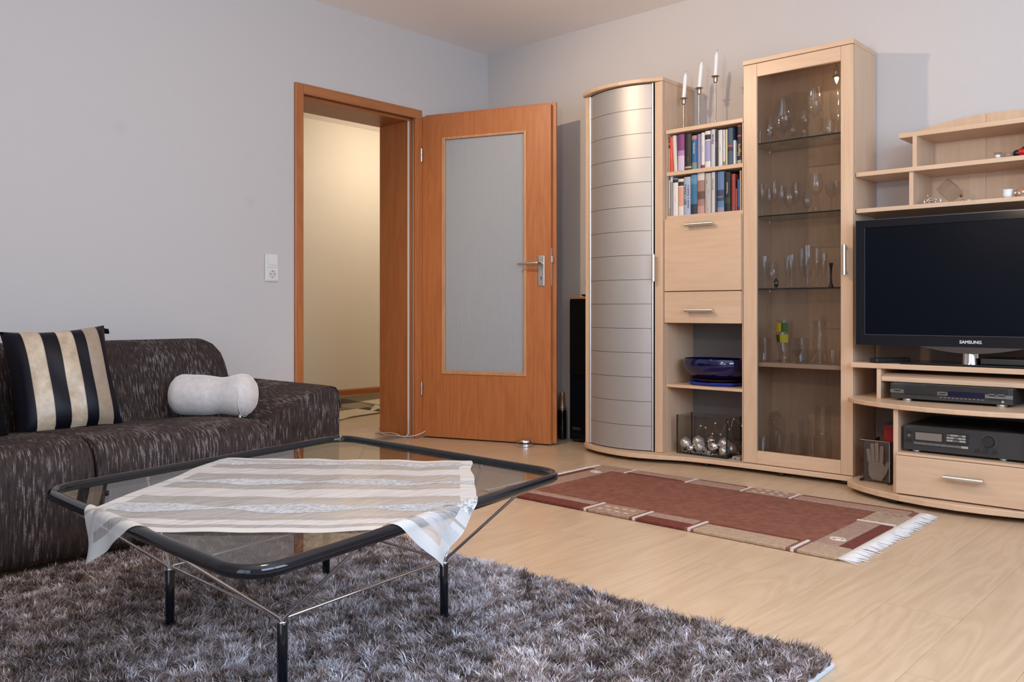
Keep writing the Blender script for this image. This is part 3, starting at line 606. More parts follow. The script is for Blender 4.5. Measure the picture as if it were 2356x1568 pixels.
build('bead', MB().ball((2.958,-0.16,1.2575), 0.0065, 12, 8), mat('brown_bead', (0.11,0.035,0.015), 0.3), tr_, smooth=True)
tag(root(build('pebble', MB().ball((2.99,-0.17,1.2445), 0.0075, 12, 8, 1.3, 0.9, 0.45), mat('pale_stone', (0.55,0.52,0.47), 0.6), smooth=True)), 'small pale pebble on the lowest board of the wall shelf', 'pebble')
tag(root(build('bead', MB().ball((3.012,-0.17,1.2438), 0.006, 12, 8, 1.5, 0.9, 0.45), mat('dark_red_bead', (0.16,0.01,0.01), 0.3), smooth=True)), 'flat dark red bead on the lowest board of the wall shelf', 'bead')
tag(root(build('cup', MB().lathe([(0.010,1.2412),(0.016,1.246),(0.0185,1.256),(0.017,1.266),(0.0195,1.275),(0.018,1.275),(0.0155,1.266),(0.016,1.256),(0.012,1.248),(0.001,1.2475)], (3.134,-0.17,0), 20, cap1=False), 'wax', smooth='auto')), 'small white china cup on the lowest board of the wall shelf', 'cup')
hg = thing('shell_ornament', 'tan ornament with white beads near the china cup', 'ornament', (3.187,-0.17,1.241))
build('mound', MB().ball((3.187,-0.17,1.256), 0.0235, 16, 10, 1.3, 1, 0.95), cloth_mat('tan_rough', (0.30,0.15,0.075), (0.50,0.29,0.17), 160, 0.8, 0, 0.9), hg, smooth=True)
for k, (a, c) in enumerate(((-0.022,0.004),(-0.008,0.002),(0.006,0.006))): build('bead', MB().ball((3.187+a,-0.192,1.2525+c), 0.0042, 8, 6), 'wax', hg, smooth=True)
jr = thing('glass_jar', 'small lidded glass jar with white filling on the middle board of the wall shelf', 'jar', (3.096,-0.16,1.4045))
build('jar_glass', MB().lathe([(0.012,1.4047),(0.015,1.409),(0.015,1.422),(0.012,1.427)], (3.096,-0.16,0), 18), 'glass', jr, smooth='auto')
build('filling', MB().ball((3.096,-0.16,1.4145), 0.0115, 12, 8, 1, 1, 0.8), 'wax', jr, smooth=True)
build('lid', MB().lathe([(0.0155,1.427),(0.0165,1.429),(0.0155,1.4315),(0.003,1.433)], (3.096,-0.16,0), 18), 'glass', jr, smooth='auto')
tag(root(build('glass_dish', MB().lathe([(0.014,1.4047),(0.019,1.408),(0.022,1.420),(0.0235,1.4245),(0.022,1.4245),(0.0175,1.410),(0.002,1.4085)], (3.133,-0.16,0), 20, cap1=False), 'glass', smooth='auto')), 'small clear glass dish beside the lidded jar', 'dish')
lb = thing('ladybird', 'shiny red and black ladybird ornament on the middle board of the wall shelf', 'ornament', (3.187,-0.16,1.4045))
build('shell', MB().ball((3.190,-0.16,1.4215), 0.024, 18, 12, 1.15, 1, 0.72), 'redgloss', lb, smooth=True)
build('head', MB().ball((3.166,-0.165,1.4185), 0.0165, 14, 10, 0.9, 1, 0.85), 'black', lb, smooth=True)
for a, c in ((0.012,0.011),(0.000,0.0155),(0.020,-0.002)): build('spot', MB().ball((3.190+a,-0.160-0.0175,1.4215+c), 0.0042, 8, 6, 1, 0.8, 1), 'black', lb, smooth=True)
for nm in ('toy_motorcycle','gold_trinket','pebble','bead','cup','shell_ornament','glass_jar','glass_dish','ladybird'):
    bpy.data.objects[nm].location += Vector((0.020, -0.075, 0))
# ---------------------------------------------------------------- candlesticks
def candlestick(x, zs, zt, lab, cl, tilt):
    z0 = 1.729; y = -0.19
    o = thing('candlestick', lab, 'candlestick', (x, y, z0), 'pewter candlesticks on the bookcase')
    build('foot', MB().lathe([(0.021,z0),(0.0205,z0+0.002),(0.011,z0+0.008),(0.005,z0+0.019),(0.0035,z0+0.026)], (x,y,0), 22), 'pewter', o, smooth='auto')
    build('stem', MB().lathe([(0.0042,z0+0.026),(0.0052,z0+0.032),(0.0034,z0+0.040),(0.0042,(z0+zs)/2),(0.0032,zs-0.034)], (x,y,0), 12), 'pewter', o, smooth='auto')
    build('cup', MB().lathe([(0.003,zs-0.035),(0.009,zs-0.031),(0.0115,zs-0.022),(0.0115,zs-0.008),(0.015,zs-0.003),(0.0215,zs),(0.0205,zs+0.001),(0.0105,zs-0.004),(0.0105,zs-0.012)], (x,y,0), 24), 'pewter', o, smooth='auto')
    c = thing('candle', cl, 'candle', (x, y, zs-0.012), 'white candles in the pewter candlesticks'); c.rotation_euler = (0, tilt, 0); h = zt-zs+0.012
    build('wax', MB().lathe([(0.0098,0),(0.0098,h-0.022),(0.0075,h-0.016),(0.003,h-0.004),(0.0012,h)], seg=18), 'wax', c, local=True, smooth='auto')
    build('wick', MB().tube([(0,0,h-0.002),(0.001,0,h+0.005),(0.004,0,h+0.008)], 0.0007, 6), 'blackmatt', c, local=True)
candlestick(1.619,1.908,2.043,'shortest pewter candlestick, beside the metal-fronted cabinet','white candle in the shortest candlestick',0.085)
candlestick(1.711,1.946,2.084,'middle-height pewter candlestick on top of the bookcase','white candle in the middle-height candlestick',0.105)
candlestick(1.806,1.990,2.118,'tallest pewter candlestick on top of the bookcase','white candle in the tallest candlestick',0.055)
# ---------------------------------------------------------------- books
BK = {}
def bcol(c, r=0.5):
    k = tuple(round(v,3) for v in c)
    if k not in BK: BK[k] = mat('book_cover', c, r)
    return BK[k]
paper = mat('paper_edges', (0.62,0.56,0.46), 0.85)
def book(x0, x1, z0, z1, color, label, row, bands=(), text=(), d=0.125, tilt=0.0, y0=-0.268):
    w = x1-x0-0.0012; h = z1-z0
    o = thing('book', label, 'book', (x0+w/2, y0, z0+0.0003+abs(math.sin(tilt))*w/2), row); o.rotation_euler = (0, tilt, 0)
    cw = min(0.0015, w*0.15)
    cv = MB().box(-w/2,0,0,-w/2+cw,d,h).box(w/2-cw,0,0,w/2,d,h)
    n = 6; pts = [(-w/2+w*i/n, -0.0035*math.sin(PI*i/n)) for i in range(n+1)]
    cv.prism([(p, q) for p, q in pts]+[(w/2,0.0015),(-w/2,0.0015)], 'z', 0, h)
    build('cover', cv, bcol(color), o, local=True)
    build('page_block', MB().box(-w/2+cw,0.0015,0.002,w/2-cw,d-0.002,h-0.003), paper, o, local=True)
    for (a, b2, c) in bands:
        build('spine_band', MB().prism([(p*1.004, q-0.0005) for p, q in pts]+[(w/2,0.0),(-w/2,0.0)], 'z', a*h, b2*h), bcol(c), o, local=True)
    for (s, zc, size, c, xo) in text:
        lettering(s, size, (xo*w, -0.0042-0.0006, zc*h), (PI/2, -PI/2, 0), bcol(c, 0.6), o, local=True, depth=0.0005)
    return o
U = 'books on the upper shelf of the bookcase'; Lw = 'books on the lower shelf of the bookcase'
Z1, Z2 = 1.509, 1.2785
wt, lg, bk_, cr = lin(214,208,202), lin(196,190,186), lin(28,25,26), lin(205,188,168)
def spine(title, c, zc=0.55, size=0.011): return ((title, zc, size, c, 0.0),)
book(1.5772,1.5835,Z1,1.702,cr,'cream book with a black and white top beside the metal-fronted cabinet side, upper shelf',U,((0.80,0.99,lin(90,80,78)),(0.66,0.76,bk_)))
book(1.5850,1.605,Z1,1.693,lin(205,70,45),'orange-red paperback on the upper shelf',U,text=(('------------',0.5,0.012,wt,0.0),),tilt=-0.02)
book(1.608,1.630,Z1,1.700,lin(200,196,188),'pale grey book leaning beside the purple one on the upper shelf',U,tilt=-0.045)
book(1.633,1.672,Z1,1.702,lin(120,50,110),'thick purple and white book on the upper shelf',U,((0.02,0.42,lin(198,180,200)),(0.42,0.56,lin(165,120,165))))
book(1.675,1.713,Z1,1.697,bk_,'thick black book right beside the purple one on the upper shelf',U,((0.06,0.11,lin(170,165,120)),),(('---------',0.32,0.008,lg,0.0),))
book(1.715,1.745,Z1,1.685,lin(32,95,140),'blue book titled GHANA on the upper shelf',U,((0.88,0.99,lin(178,118,112)),(0.02,0.21,lin(110,135,120))),(('GHANA',0.62,0.0155,wt,0.0),))
book(1.747,1.767,Z1,1.688,lin(135,130,165),'lavender book next to the GHANA book',U)
book(1.769,1.790,Z1,1.692,wt,'white book with a small red foot on the upper shelf',U,((0.0,0.10,lin(150,50,40)),),(('------- ----',0.55,0.008,lin(60,60,60),0.0),))
book(1.791,1.823,Z1,1.697,wt,'white book with a black title block and lavender panel on the upper shelf',U,((0.77,0.90,bk_),(0.18,0.74,lin(150,150,185))))
book(1.825,1.849,Z1,1.700,lin(190,187,190),'light grey book with the title in red on the upper shelf',U,text=(('Männer',0.75,0.017,lin(120,70,75),0.0),))
book(1.851,1.864,Z1,1.694,lin(38,38,42),'slim black book between two pale ones on the upper shelf',U,text=(('----- ----',0.6,0.008,lg,0.0),))
book(1.866,1.890,Z1,1.692,lin(206,203,198),'broad white book beside the slim black one on the upper shelf',U,text=(('----- -----',0.5,0.007,lin(70,70,70),0.0),))
book(1.891,1.905,Z1,1.690,lin(200,194,186),'narrow greyish white book on the upper shelf',U,((0.0,0.12,lin(150,120,95)),),(('--- ----',0.8,0.006,lin(90,80,70),0.0),))
book(1.907,1.917,Z1,1.690,lin(215,200,150),'thin pale yellow book on the upper shelf',U)
book(1.918,1.947,Z1,1.694,lin(62,80,98),'slate blue book with a red band on the upper shelf',U,((0.50,0.54,lin(190,60,50)),(0.38,0.48,lin(40,45,55))))
book(1.948,1.962,Z1,1.630,lin(205,203,200),'short white booklet beside the slate blue book',U)
book(1.963,1.969,Z1,1.617,lin(150,145,135),'thin short grey booklet beside the Nigeria book',U)
book(1.9705,1.994,Z1,1.7035,lin(34,28,40),'dark navy book titled Nigeria on the upper shelf',U,((0.955,0.99,lin(190,50,40)),(0.70,0.73,lin(215,80,55)),(0.01,0.10,lin(170,160,155))),(('Nigeria',0.36,0.0205,lin(225,195,150),0.0),))
book(1.996,2.004,Z1,1.702,lin(165,105,100),'thin pinkish book at the glass-cabinet end of the upper shelf',U)
book(1.5775,1.5855,Z2,1.469,lin(210,206,200),'white paperback beside the metal-fronted cabinet side, lower shelf',Lw,((0.0,0.22,lin(190,165,130)),))
book(1.5865,1.602,Z2,1.488,lin(135,132,135),'grey picture-spined book on the lower shelf',Lw,((0.86,1.0,lin(190,190,195)),))
book(1.603,1.634,Z2,1.473,wt,'white book beside the grey picture-spined one on the lower shelf',Lw,((0.90,0.99,bk_),),(('---- ------',0.45,0.007,lin(150,150,150),0.0),))
book(1.635,1.667,Z2,1.470,lin(212,200,192),'white book with a black title block and peach panel on the lower shelf',Lw,((0.81,0.92,bk_),(0.26,0.78,lin(205,150,125))))
book(1.668,1.708,Z2,1.476,lin(160,170,190),'pale blue book with a two-line title, ERST 1, DANN 2, on the lower shelf',Lw,text=(('ERST 1, DANN 2,',0.55,0.0145,lin(70,60,65),-0.22),('DANN 3, DANN 4...',0.50,0.0145,lin(120,80,90),0.22)))
book(1.709,1.747,Z2,1.485,lin(48,105,140),'blue book with a dark picture foot on the lower shelf',Lw,((0.75,0.98,lin(75,130,160)),(0.02,0.26,lin(35,45,62))),(('-----',0.86,0.012,wt,-0.2),('----',0.84,0.012,wt,0.2)))
book(1.748,1.789,Z2,1.488,lin(150,115,105),'brown and rose picture-spined book on the lower shelf',Lw,((0.82,1.0,lin(200,190,185)),(0.36,0.55,lin(95,68,62)),(0.0,0.2,lin(180,140,130))))
book(1.791,1.825,Z2,1.483,lin(172,166,160),'beige-grey book with black lettering on the lower shelf',Lw,text=(('------',0.78,0.010,bk_,-0.15),('--------',0.55,0.008,lin(150,60,50),0.2),('----',0.10,0.009,bk_,0.0)))
book(1.827,1.848,Z2,1.485,lin(188,183,182),"light grey book titled Don't worry on the lower shelf",Lw,text=(("Don't worry",0.70,0.011,lin(125,115,120),0.0),))
book(1.8495,1.858,Z2,1.483,lin(75,70,68),'thin dark grey book on the lower shelf',Lw)
book(1.861,1.899,Z2,1.483,lin(85,115,155),'broad glossy book with a blue sky spine on the lower shelf',Lw,((0.28,0.55,lin(50,62,85)),(0.36,0.40,lin(170,180,195)),(0.0,0.12,lin(140,135,150))))
book(1.901,1.934,Z2,1.475,lin(24,23,25),'thick black book with white lettering and a green mark on the lower shelf',Lw,((0.22,0.34,lin(30,60,40)),),(('Tochterbuch',0.60,0.011,wt,0.0),))
book(1.938,1.960,Z2,1.464,lin(140,48,42),'brick red book on the lower shelf',Lw,((0.0,0.12,lin(120,70,60)),),(('-----',0.88,0.008,wt,0.0),))
book(1.961,1.9695,Z2,1.390,lin(180,70,60),'short red booklet beside the brick red book',Lw)
book(1.971,1.982,Z2,1.434,lin(38,95,135),'short blue book on the lower shelf',Lw,((0.0,0.13,lin(40,45,80)),))
book(1.983,1.993,Z2,1.477,lin(196,180,160),'thin beige folder near the glass-cabinet end of the lower shelf',Lw)
book(1.994,2.004,Z2,1.478,lin(120,95,75),'thin brown folder at the glass-cabinet end of the lower shelf',Lw)
# ---------------------------------------------------------------- blue bowl and plates
def oct_(r, a0=0.2, n=8): return [(r*math.cos(a0+2*PI*i/n), r*math.sin(a0+2*PI*i/n)) for i in range(n)]
bx, by = 1.792, -0.155
zb = 0.4012
pl = MB(); pl.loft([[(bx+p*1.0, by-0.002+q*0.78, z) for p, q in oct_(r)] for r, z in ((0.135,zb),(0.160,zb+0.014),(0.160,zb+0.018),(0.135,zb+0.008))])
tag(root(build('octagonal_plate', pl, mat('cobalt_glaze', (0.004,0.035,0.36), 0.12), bevel=0.001)), 'bright blue octagonal plate under the brown plate and blue bowl', 'plate')
sx, sy = 1.0, 0.66
def squash(mb, cx, cy, kx, ky):
    mb.v = [((p[0]-cx)*kx+cx, (p[1]-cy)*ky+cy, p[2]) for p in mb.v]; return mb
tag(root(build('brown_plate', squash(MB().lathe([(0.08,zb+0.0185),(0.115,zb+0.0205),(0.138,zb+0.031),(0.139,zb+0.033),(0.11,zb+0.026),(0.002,zb+0.025)], (bx,by,0), 36, cap1=False), bx, by, 1, 0.84), mat('brown_glaze', (0.075,0.020,0.014), 0.25), smooth='auto')), 'dark brown plate between the blue bowl and the octagonal plate', 'plate')
z0 = zb+0.034
blue, nt, b = newmat('cobalt_glass'); setp(b, Base_Color=(0.0015,0.004,0.045), Roughness=0.06); b.inputs['Coat Weight'].default_value = 0.5
tag(root(build('blue_bowl', squash(MB().lathe([(0.09,z0),(0.125,z0+0.004),(0.150,z0+0.018),(0.170,z0+0.046),(0.179,z0+0.074),(0.176,z0+0.094),(0.171,z0+0.102),(0.1675,z0+0.102),(0.171,z0+0.090),(0.172,z0+0.072),(0.163,z0+0.046),(0.14,z0+0.020),(0.09,z0+0.008),(0.002,z0+0.007)], (bx,by,0), 44, cap1=False), bx, by, 1.03, 0.72), blue, smooth='auto')), 'large dark blue glass bowl on top of the plates', 'bowl')
# glass tank with silver baubles
tk = thing('glass_tank', 'open rectangular glass tank of silver baubles on the bottom of the bookcase', 'tank', (1.77,-0.18,0.043))
tx0, tx1, ty0, ty1, tz0, tz1 = 1.622, 1.912, -0.266, -0.115, 0.0435, 0.243
TP = [('front_pane',tx0,ty0,tx1,ty0+0.004),('back_pane',tx0,ty1-0.004,tx1,ty1),('end_pane',tx0,ty0+0.004,tx0+0.004,ty1-0.004),('end_pane',tx1-0.004,ty0+0.004,tx1,ty1-0.004)]
for n_, a, b_, c, d in TP: build(n_, MB().box(a,b_,tz0+0.005,c,d,tz1), 'tank_glass', tk)
build('bottom_pane', MB().box(tx0,ty0,tz0,tx1,ty1,tz0+0.005), 'edge_glass', tk)
for a, c in ((tx0,ty0),(tx1-0.005,ty0),(tx0,ty1-0.005),(tx1-0.005,ty1-0.005)): build('corner_edge', MB().box(a-0.0004,c-0.0004,tz0+0.005,a+0.0054,c+0.0054,tz1+0.0004), 'edge_glass', tk)
bau = mat('silver_bauble', (0.88,0.87,0.86), 0.10, 1.0); baum = mat('frosted_bauble', (0.74,0.73,0.72), 0.30, 0.75)
BB = [(1.655, -0.231, 0.094, 0.0302, 'm'), (1.69, -0.238, 0.072, 0.0232, 'g'), (1.64, -0.215, 0.069, 0.0197, 'g'), (1.722, -0.215, 0.104, 0.0313, 'm'), (1.742, -0.234, 0.082, 0.0273, 'm'), (1.79, -0.195, 0.11, 0.0255, 'g'), (1.82, -0.23, 0.093, 0.0307, 'g'), (1.875, -0.225, 0.112, 0.029, 'm'), (1.879, -0.235, 0.075, 0.0261, 'm'), (1.84, -0.17, 0.08, 0.0302, 'm'), (1.7, -0.16, 0.08, 0.0302, 'm'), (1.77, -0.16, 0.078, 0.029, 'g'), (1.88, -0.165, 0.079, 0.0302, 'm')]
BL = ['biggest matt bauble in the front corner by the metal-fronted cabinet side','shiny bauble low in front, second from the metal-fronted cabinet side','small shiny bauble low against the short pane by the metal-fronted cabinet','matt bauble high in the middle of the tank','matt bauble low in front, in the middle of the tank','shiny bauble high at the back, in the middle of the tank','large shiny bauble in front, on the battery-box side of the middle','upper of the two matt baubles in the front corner by the battery box','lower of the two matt baubles in the front corner by the battery box','matt bauble behind the large shiny one','matt bauble at the back, near the metal-fronted cabinet side','shiny bauble at the back, behind the middle of the tank','matt bauble in the back corner by the battery box']
for i, (a, b_, c, r, k) in enumerate(BB):
    o = thing('bauble', BL[i], 'bauble', (a,b_,c-r), 'silver baubles in the glass tank')
    build('ball', MB().ball((a,b_,c), r, 20, 14), bau if k == 'g' else baum, o, smooth=True)
    build('cap', MB().lathe([(0.0035,r-0.001),(0.0035,r+0.004),(0.001,r+0.005)], (a,b_,c), 10), 'steel', o, smooth='auto')
gv = MB()
for i in range(260):
    tt = i/259; a = 1.735+0.06*tt+0.012*math.sin(9*tt)+rng.normal(0,0.008); b_ = -0.246+rng.normal(0,0.006); c = 0.115-0.062*tt+rng.normal(0,0.006)
    if i % 3 == 0: a = rng.uniform(1.632,1.90); c = 0.051+abs(rng.normal(0,0.004)); b_ = rng.uniform(-0.257,-0.235)
    gv.ball((a, max(b_,-0.258), max(c,0.0505)), 0.0024, 6, 4)
tag(root(build('bead_garland', gv, bau, smooth=True)), 'silver bead garland heaped among the baubles', 'garland', kind='stuff')
fm = mat('fairy_wire', (0.62,0.47,0.30), 0.3, 1.0)
fy_ = thing('fairy_lights', 'string of fairy lights on copper wire tangled in the glass tank', 'string lights', (1.83,-0.18,0.05))
w_ = [Vector((1.70,-0.20,0.13)),Vector((1.72,-0.19,0.185)),Vector((1.755,-0.20,0.18)),Vector((1.765,-0.21,0.13)),Vector((1.79,-0.19,0.15)),Vector((1.80,-0.18,0.205)),Vector((1.815,-0.20,0.165)),Vector((1.83,-0.18,0.15)),Vector((1.85,-0.19,0.175)),Vector((1.865,-0.17,0.215)),Vector((1.88,-0.18,0.18)),Vector((1.895,-0.17,0.12)),Vector((1.90,-0.20,0.18)),Vector((1.905,-0.18,0.235)),Vector((1.935,-0.15,0.20)),Vector((1.94,-0.15,0.13)),Vector((1.935,-0.17,0.09)),Vector((1.965,-0.185,0.065)),Vector((1.97,-0.19,0.055))]
def smooth_path(P, k=5):
    out = []
    for i in range(len(P)-1):
        p0, p1, p2, p3 = P[max(i-1,0)], P[i], P[i+1], P[min(i+2,len(P)-1)]
        for j in range(k):
            t = j/k; out.append(0.5*((2*p1)+(p2-p0)*t+(2*p0-5*p1+4*p2-p3)*t*t+(3*p1-p0-3*p2+p3)*t**3))
    return out+[P[-1]]
build('wire', MB().tube(smooth_path(w_), 0.0007, 5), fm, fy_)
for k in (1,2,4,5,7,9,10,13,14,15): build('bulb', MB().ball(tuple(w_[k]), 0.0045, 8, 6), 'wax', fy_, smooth=True)
bt = thing('battery_box', 'small clear grey battery box beside the glass tank', 'battery box', (1.962,-0.225,0.0432))
build('case', MB().box(1.938,-0.262,0.0432,1.982,-0.195,0.060), mat('frosted_case', (0.30,0.29,0.28), 0.25), bt, bevel=0.003)
build('switch', MB().box(1.952,-0.2635,0.049,1.960,-0.2615,0.054), 'blackmatt', bt)
# ---------------------------------------------------------------- glassware
def prof(t, h, r):
    q = {'wine': [(0.72,0),(0.72,0.006),(0.10,0.03),(0.085,0.08),(0.09,0.40),(0.30,0.44),(0.80,0.53),(1.0,0.66),(0.98,0.80),(0.80,1.0)],
         'goblet': [(0.70,0),(0.70,0.01),(0.14,0.05),(0.12,0.28),(0.45,0.34),(0.85,0.45),(1.0,0.62),(0.98,1.0)],
         'tulip': [(0.6,0),(0.55,0.05),(0.25,0.12),(0.5,0.22),(0.7,0.32),(0.35,0.42),(0.8,0.55),(1.0,0.7),(0.75,0.86),(0.8,1.0)],
         'flute': [(0.95,0),(0.95,0.008),(0.16,0.04),(0.14,0.20),(0.24,0.26),(0.30,0.30),(0.75,0.48),(0.98,0.72),(1.0,1.0)],
         'beerflute': [(0.85,0),(0.85,0.01),(0.22,0.05),(0.30,0.13),(0.20,0.18),(0.55,0.28),(0.92,0.55),(1.0,0.8),(0.96,1.0)],
         'balloon': [(0.60,0),(0.60,0.01),(0.12,0.05),(0.12,0.22),(0.45,0.27),(0.86,0.40),(1.0,0.56),(0.92,0.75),(0.62,1.0)],
         'saucer': [(0.62,0),(0.62,0.01),(0.09,0.04),(0.09,0.52),(0.45,0.58),(0.88,0.72),(1.0,0.86),(1.0,1.0)],
         'tumbler': [(0.78,0),(0.82,0.03),(0.90,0.12),(0.98,0.5),(1.0,1.0)],
         'shot': [(0.75,0),(0.8,0.05),(1.0,1.0)],
         'cone': [(0.70,0),(0.70,0.01),(0.12,0.05),(0.12,0.38),(0.2,0.42),(1.0,1.0)],
         'beer': [(0.72,0),(0.76,0.03),(0.70,0.10),(0.62,0.16),(0.80,0.36),(0.98,0.62),(1.0,0.86),(0.98,1.0)],
         'vase': [(0.80,0),(0.85,0.02),(0.72,0.06),(0.45,0.16),(0.80,0.30),(1.0,0.45),(0.85,0.7),(0.80,0.85),(0.95,1.0)],
         'bowl': [(0.35,0),(0.40,0.03),(0.55,0.25),(0.85,0.62),(1.0,1.0)],
         'dish': [(0.65,0),(0.70,0.08),(0.92,0.6),(1.0,1.0)],
         'jar': [(0.85,0),(0.9,0.03),(0.9,0.55),(0.6,0.62),(0.95,0.68),(1.0,0.82),(0.7,0.96),(0.15,1.0)],
         'mug': [(0.88,0),(0.92,0.03),(0.92,0.2),(0.96,0.7),(1.0,1.0)]}[t]
    return [(a*r, b_*h) for a, b_ in q]
NAMES = {'wine':'wine_glass','goblet':'crystal_goblet','tulip':'glass_candle_holder','flute':'flute_glass','beerflute':'tall_beer_glass','balloon':'brandy_glass','saucer':'champagne_saucer','tumbler':'tumbler','shot':'shot_glass','cone':'cocktail_glass','beer':'beer_glass','vase':'glass_vase','bowl':'glass_bowl','dish':'glass_dish','jar':'lidded_glass_jar','mug':'beer_mug'}
def glassware(s, t, x, y, h, r, label, m='glass'):
    mb = MB().lathe(prof(t, h, r), (0,0,0), 28, cap0=True, cap1=False)
    if t in ('tumbler','mug','beer'): mb.lathe([(prof(t,h,r)[0][0]*0.9, 0.012),(0.0004, 0.0115)], seg=28, cap0=False, cap1=False)
    if t == 'mug': mb.tube([(r*0.92,0,h*0.82),(r*1.42,0,h*0.78),(r*1.55,0,h*0.5),(r*1.42,0,h*0.26),(r*0.9,0,h*0.2)], 0.004, 8)
    o = build(NAMES[t], mb, m, smooth='auto', angle=60); o.location = (x, y, SH[s]+0.0003); LOC[o.name] = Vector(o.location)
    return tag(o, label, 'glass' if t not in ('vase','bowl','dish','jar','tulip') else {'vase':'vase','bowl':'bowl','dish':'dish','jar':'jar','tulip':'candle holder'}[t], 'glassware on glass shelf %d' % s if s < 4 else 'glassware low in the glass cabinet')
T1, T2, T3, T4, T5 = 'on the top glass shelf', 'on the second glass shelf', 'on the third glass shelf', 'on the wooden shelf of the glass cabinet', 'on the floor of the glass cabinet'
GW = [(1,'shot',2.075,-0.24,0.064,0.0115,'tiny shot glass '+T1),(1,'flute',2.062,-0.10,0.153,0.0142,'slender liqueur glass behind the shot glass '+T1),(1,'balloon',2.122,-0.23,0.095,0.018,'smallest brandy glass, beside the shot glass, '+T1),
(1,'balloon',2.161,-0.16,0.230,0.0489,'huge brandy balloon in front of the upright glass platter '+T1),(1,'balloon',2.246,-0.245,0.078,0.0248,'small round brandy glass before the huge balloon '+T1),(1,'tulip',2.276,-0.18,0.146,0.0249,'knobbly glass candle holder '+T1),
(1,'wine',2.334,-0.20,0.243,0.037,'tall wide wine glass '+T1),(1,'tumbler',2.414,-0.235,0.077,0.0282,'low round tumbler '+T1),(1,'goblet',2.406,-0.10,0.227,0.0393,'large cut crystal goblet behind the tumbler '+T1),
(2,'wine',2.078,-0.22,0.164,0.0149,'narrow wine glass at the bookcase end, front row, '+T2),(2,'wine',2.068,-0.12,0.153,0.0152,'narrow wine glass at the bookcase end, back row, '+T2),(2,'wine',2.150,-0.235,0.164,0.020,'wine glass second from the bookcase in the front row '+T2),
(2,'wine',2.134,-0.12,0.160,0.0182,'wine glass second from the bookcase in the back row '+T2),(2,'balloon',2.222,-0.23,0.136,0.0291,'wide-bellied brandy glass '+T2),(2,'wine',2.203,-0.11,0.167,0.0234,'wine glass behind the wide-bellied brandy glass '+T2),
(2,'balloon',2.294,-0.195,0.107,0.0248,'short-stemmed round glass beside the big wine glass '+T2),(2,'wine',2.350,-0.225,0.185,0.0316,'biggest wine glass '+T2),(2,'saucer',2.385,-0.13,0.139,0.0288,'champagne saucer half behind the biggest wine glass '+T2),(2,'saucer',2.445,-0.22,0.136,0.0281,'champagne saucer at the handle end '+T2),
(3,'flute',2.078,-0.19,0.162,0.0193,'flute glass at the bookcase end '+T3),(3,'balloon',2.140,-0.235,0.126,0.0284,'squat brandy glass '+T3),(3,'flute',2.186,-0.165,0.160,0.020,'flute glass behind the squat brandy glass '+T3),(3,'flute',2.236,-0.235,0.160,0.0207,'flute glass between brandy glass and tall beer glass '+T3),
(3,'flute',2.236,-0.12,0.197,0.019,'tall flute glass in the back row nearer the bookcase '+T3),(3,'beerflute',2.312,-0.23,0.200,0.0287,'tall wide beer glass in the middle '+T3),(3,'flute',2.304,-0.105,0.195,0.0189,'tall flute glass behind the tall beer glass '+T3),(3,'flute',2.392,-0.235,0.160,0.0172,'flute glass beside the black candlestick '+T3),(3,'flute',2.452,-0.15,0.150,0.0182,'flute glass at the handle end '+T3),
(4,'tumbler',2.093,-0.22,0.120,0.0287,'tumbler at the bookcase end '+T4),(4,'cone',2.110,-0.11,0.135,0.0217,'pointed cocktail glass behind a tumbler '+T4),(4,'tumbler',2.289,-0.24,0.121,0.0318,'heavy tumbler next to the printed glass '+T4),
(4,'vase',2.345,-0.17,0.202,0.033,'tall waisted glass vase '+T4),(4,'dish',2.430,-0.225,0.067,0.0342,'low flared glass dish '+T4),(4,'bowl',2.235,-0.09,0.062,0.062,'wide shallow glass bowl at the back '+T4),
(5,'bowl',2.078,-0.20,0.100,0.0364,'deep glass bowl at the bookcase end '+T5),(5,'jar',2.080,-0.08,0.222,0.030,'dark lidded glass jar behind the deep bowl '+T5),(5,'beer',2.172,-0.235,0.210,0.0324,'tall tapered beer glass '+T5),(5,'tumbler',2.264,-0.235,0.146,0.0298,'plain tumbler beside the tapered beer glass '+T5),
(5,'mug',2.250,-0.11,0.190,0.0316,'tall beer mug behind the plain tumbler '+T5),(5,'mug',2.379,-0.215,0.142,0.0426,'broad beer mug under a smaller mug '+T5),(5,'goblet',2.445,-0.10,0.230,0.0225,'slim crystal goblet at the handle end '+T5)]
for g in GW: glassware(*g, m='glass' if g[1] != 'jar' else 'tank_glass')
o = glassware(5,'mug',2.379,-0.215,0.135,0.037,'smaller beer mug stacked in the broad mug '+T5); o.location.z = SH[5]+0.1425
pg = thing('printed_glass', 'beer glass printed with yellow and green bands on the wooden shelf', 'glass', (2.200,-0.235,0.5343))
build('goblet', MB().lathe([(0.027,0.5343),(0.029,0.540),(0.024,0.560),(0.026,0.60),(0.034,0.64),(0.0385,0.69),(0.038,0.742)], (2.200,-0.235,0), 28, cap1=False), 'glass', pg, smooth='auto')
yl, gn = mat('yellow_print', (0.66,0.50,0.03), 0.4), mat('green_print', (0.045,0.13,0.02), 0.4)
def band(z0, z1, r0, r1, a0, a1, n=10): 
    mb = MB(); A = [a0+(a1-a0)*i/n for i in range(n+1)]
    mb.add([(2.200+r0*math.cos(a),-0.235+r0*math.sin(a),z0) for a in A]+[(2.200+r1*math.cos(a),-0.235+r1*math.sin(a),z1) for a in A]+[(2.200+(r0+0.0006)*math.cos(a),-0.235+(r0+0.0006)*math.sin(a),z0) for a in A]+[(2.200+(r1+0.0006)*math.cos(a),-0.235+(r1+0.0006)*math.sin(a),z1) for a in A],
           [(i,i+1,n+2+i,n+1+i) for i in range(n)]+[(2*n+2+i,2*n+3+i,3*n+4+i,3*n+3+i) for i in range(n)]); return mb
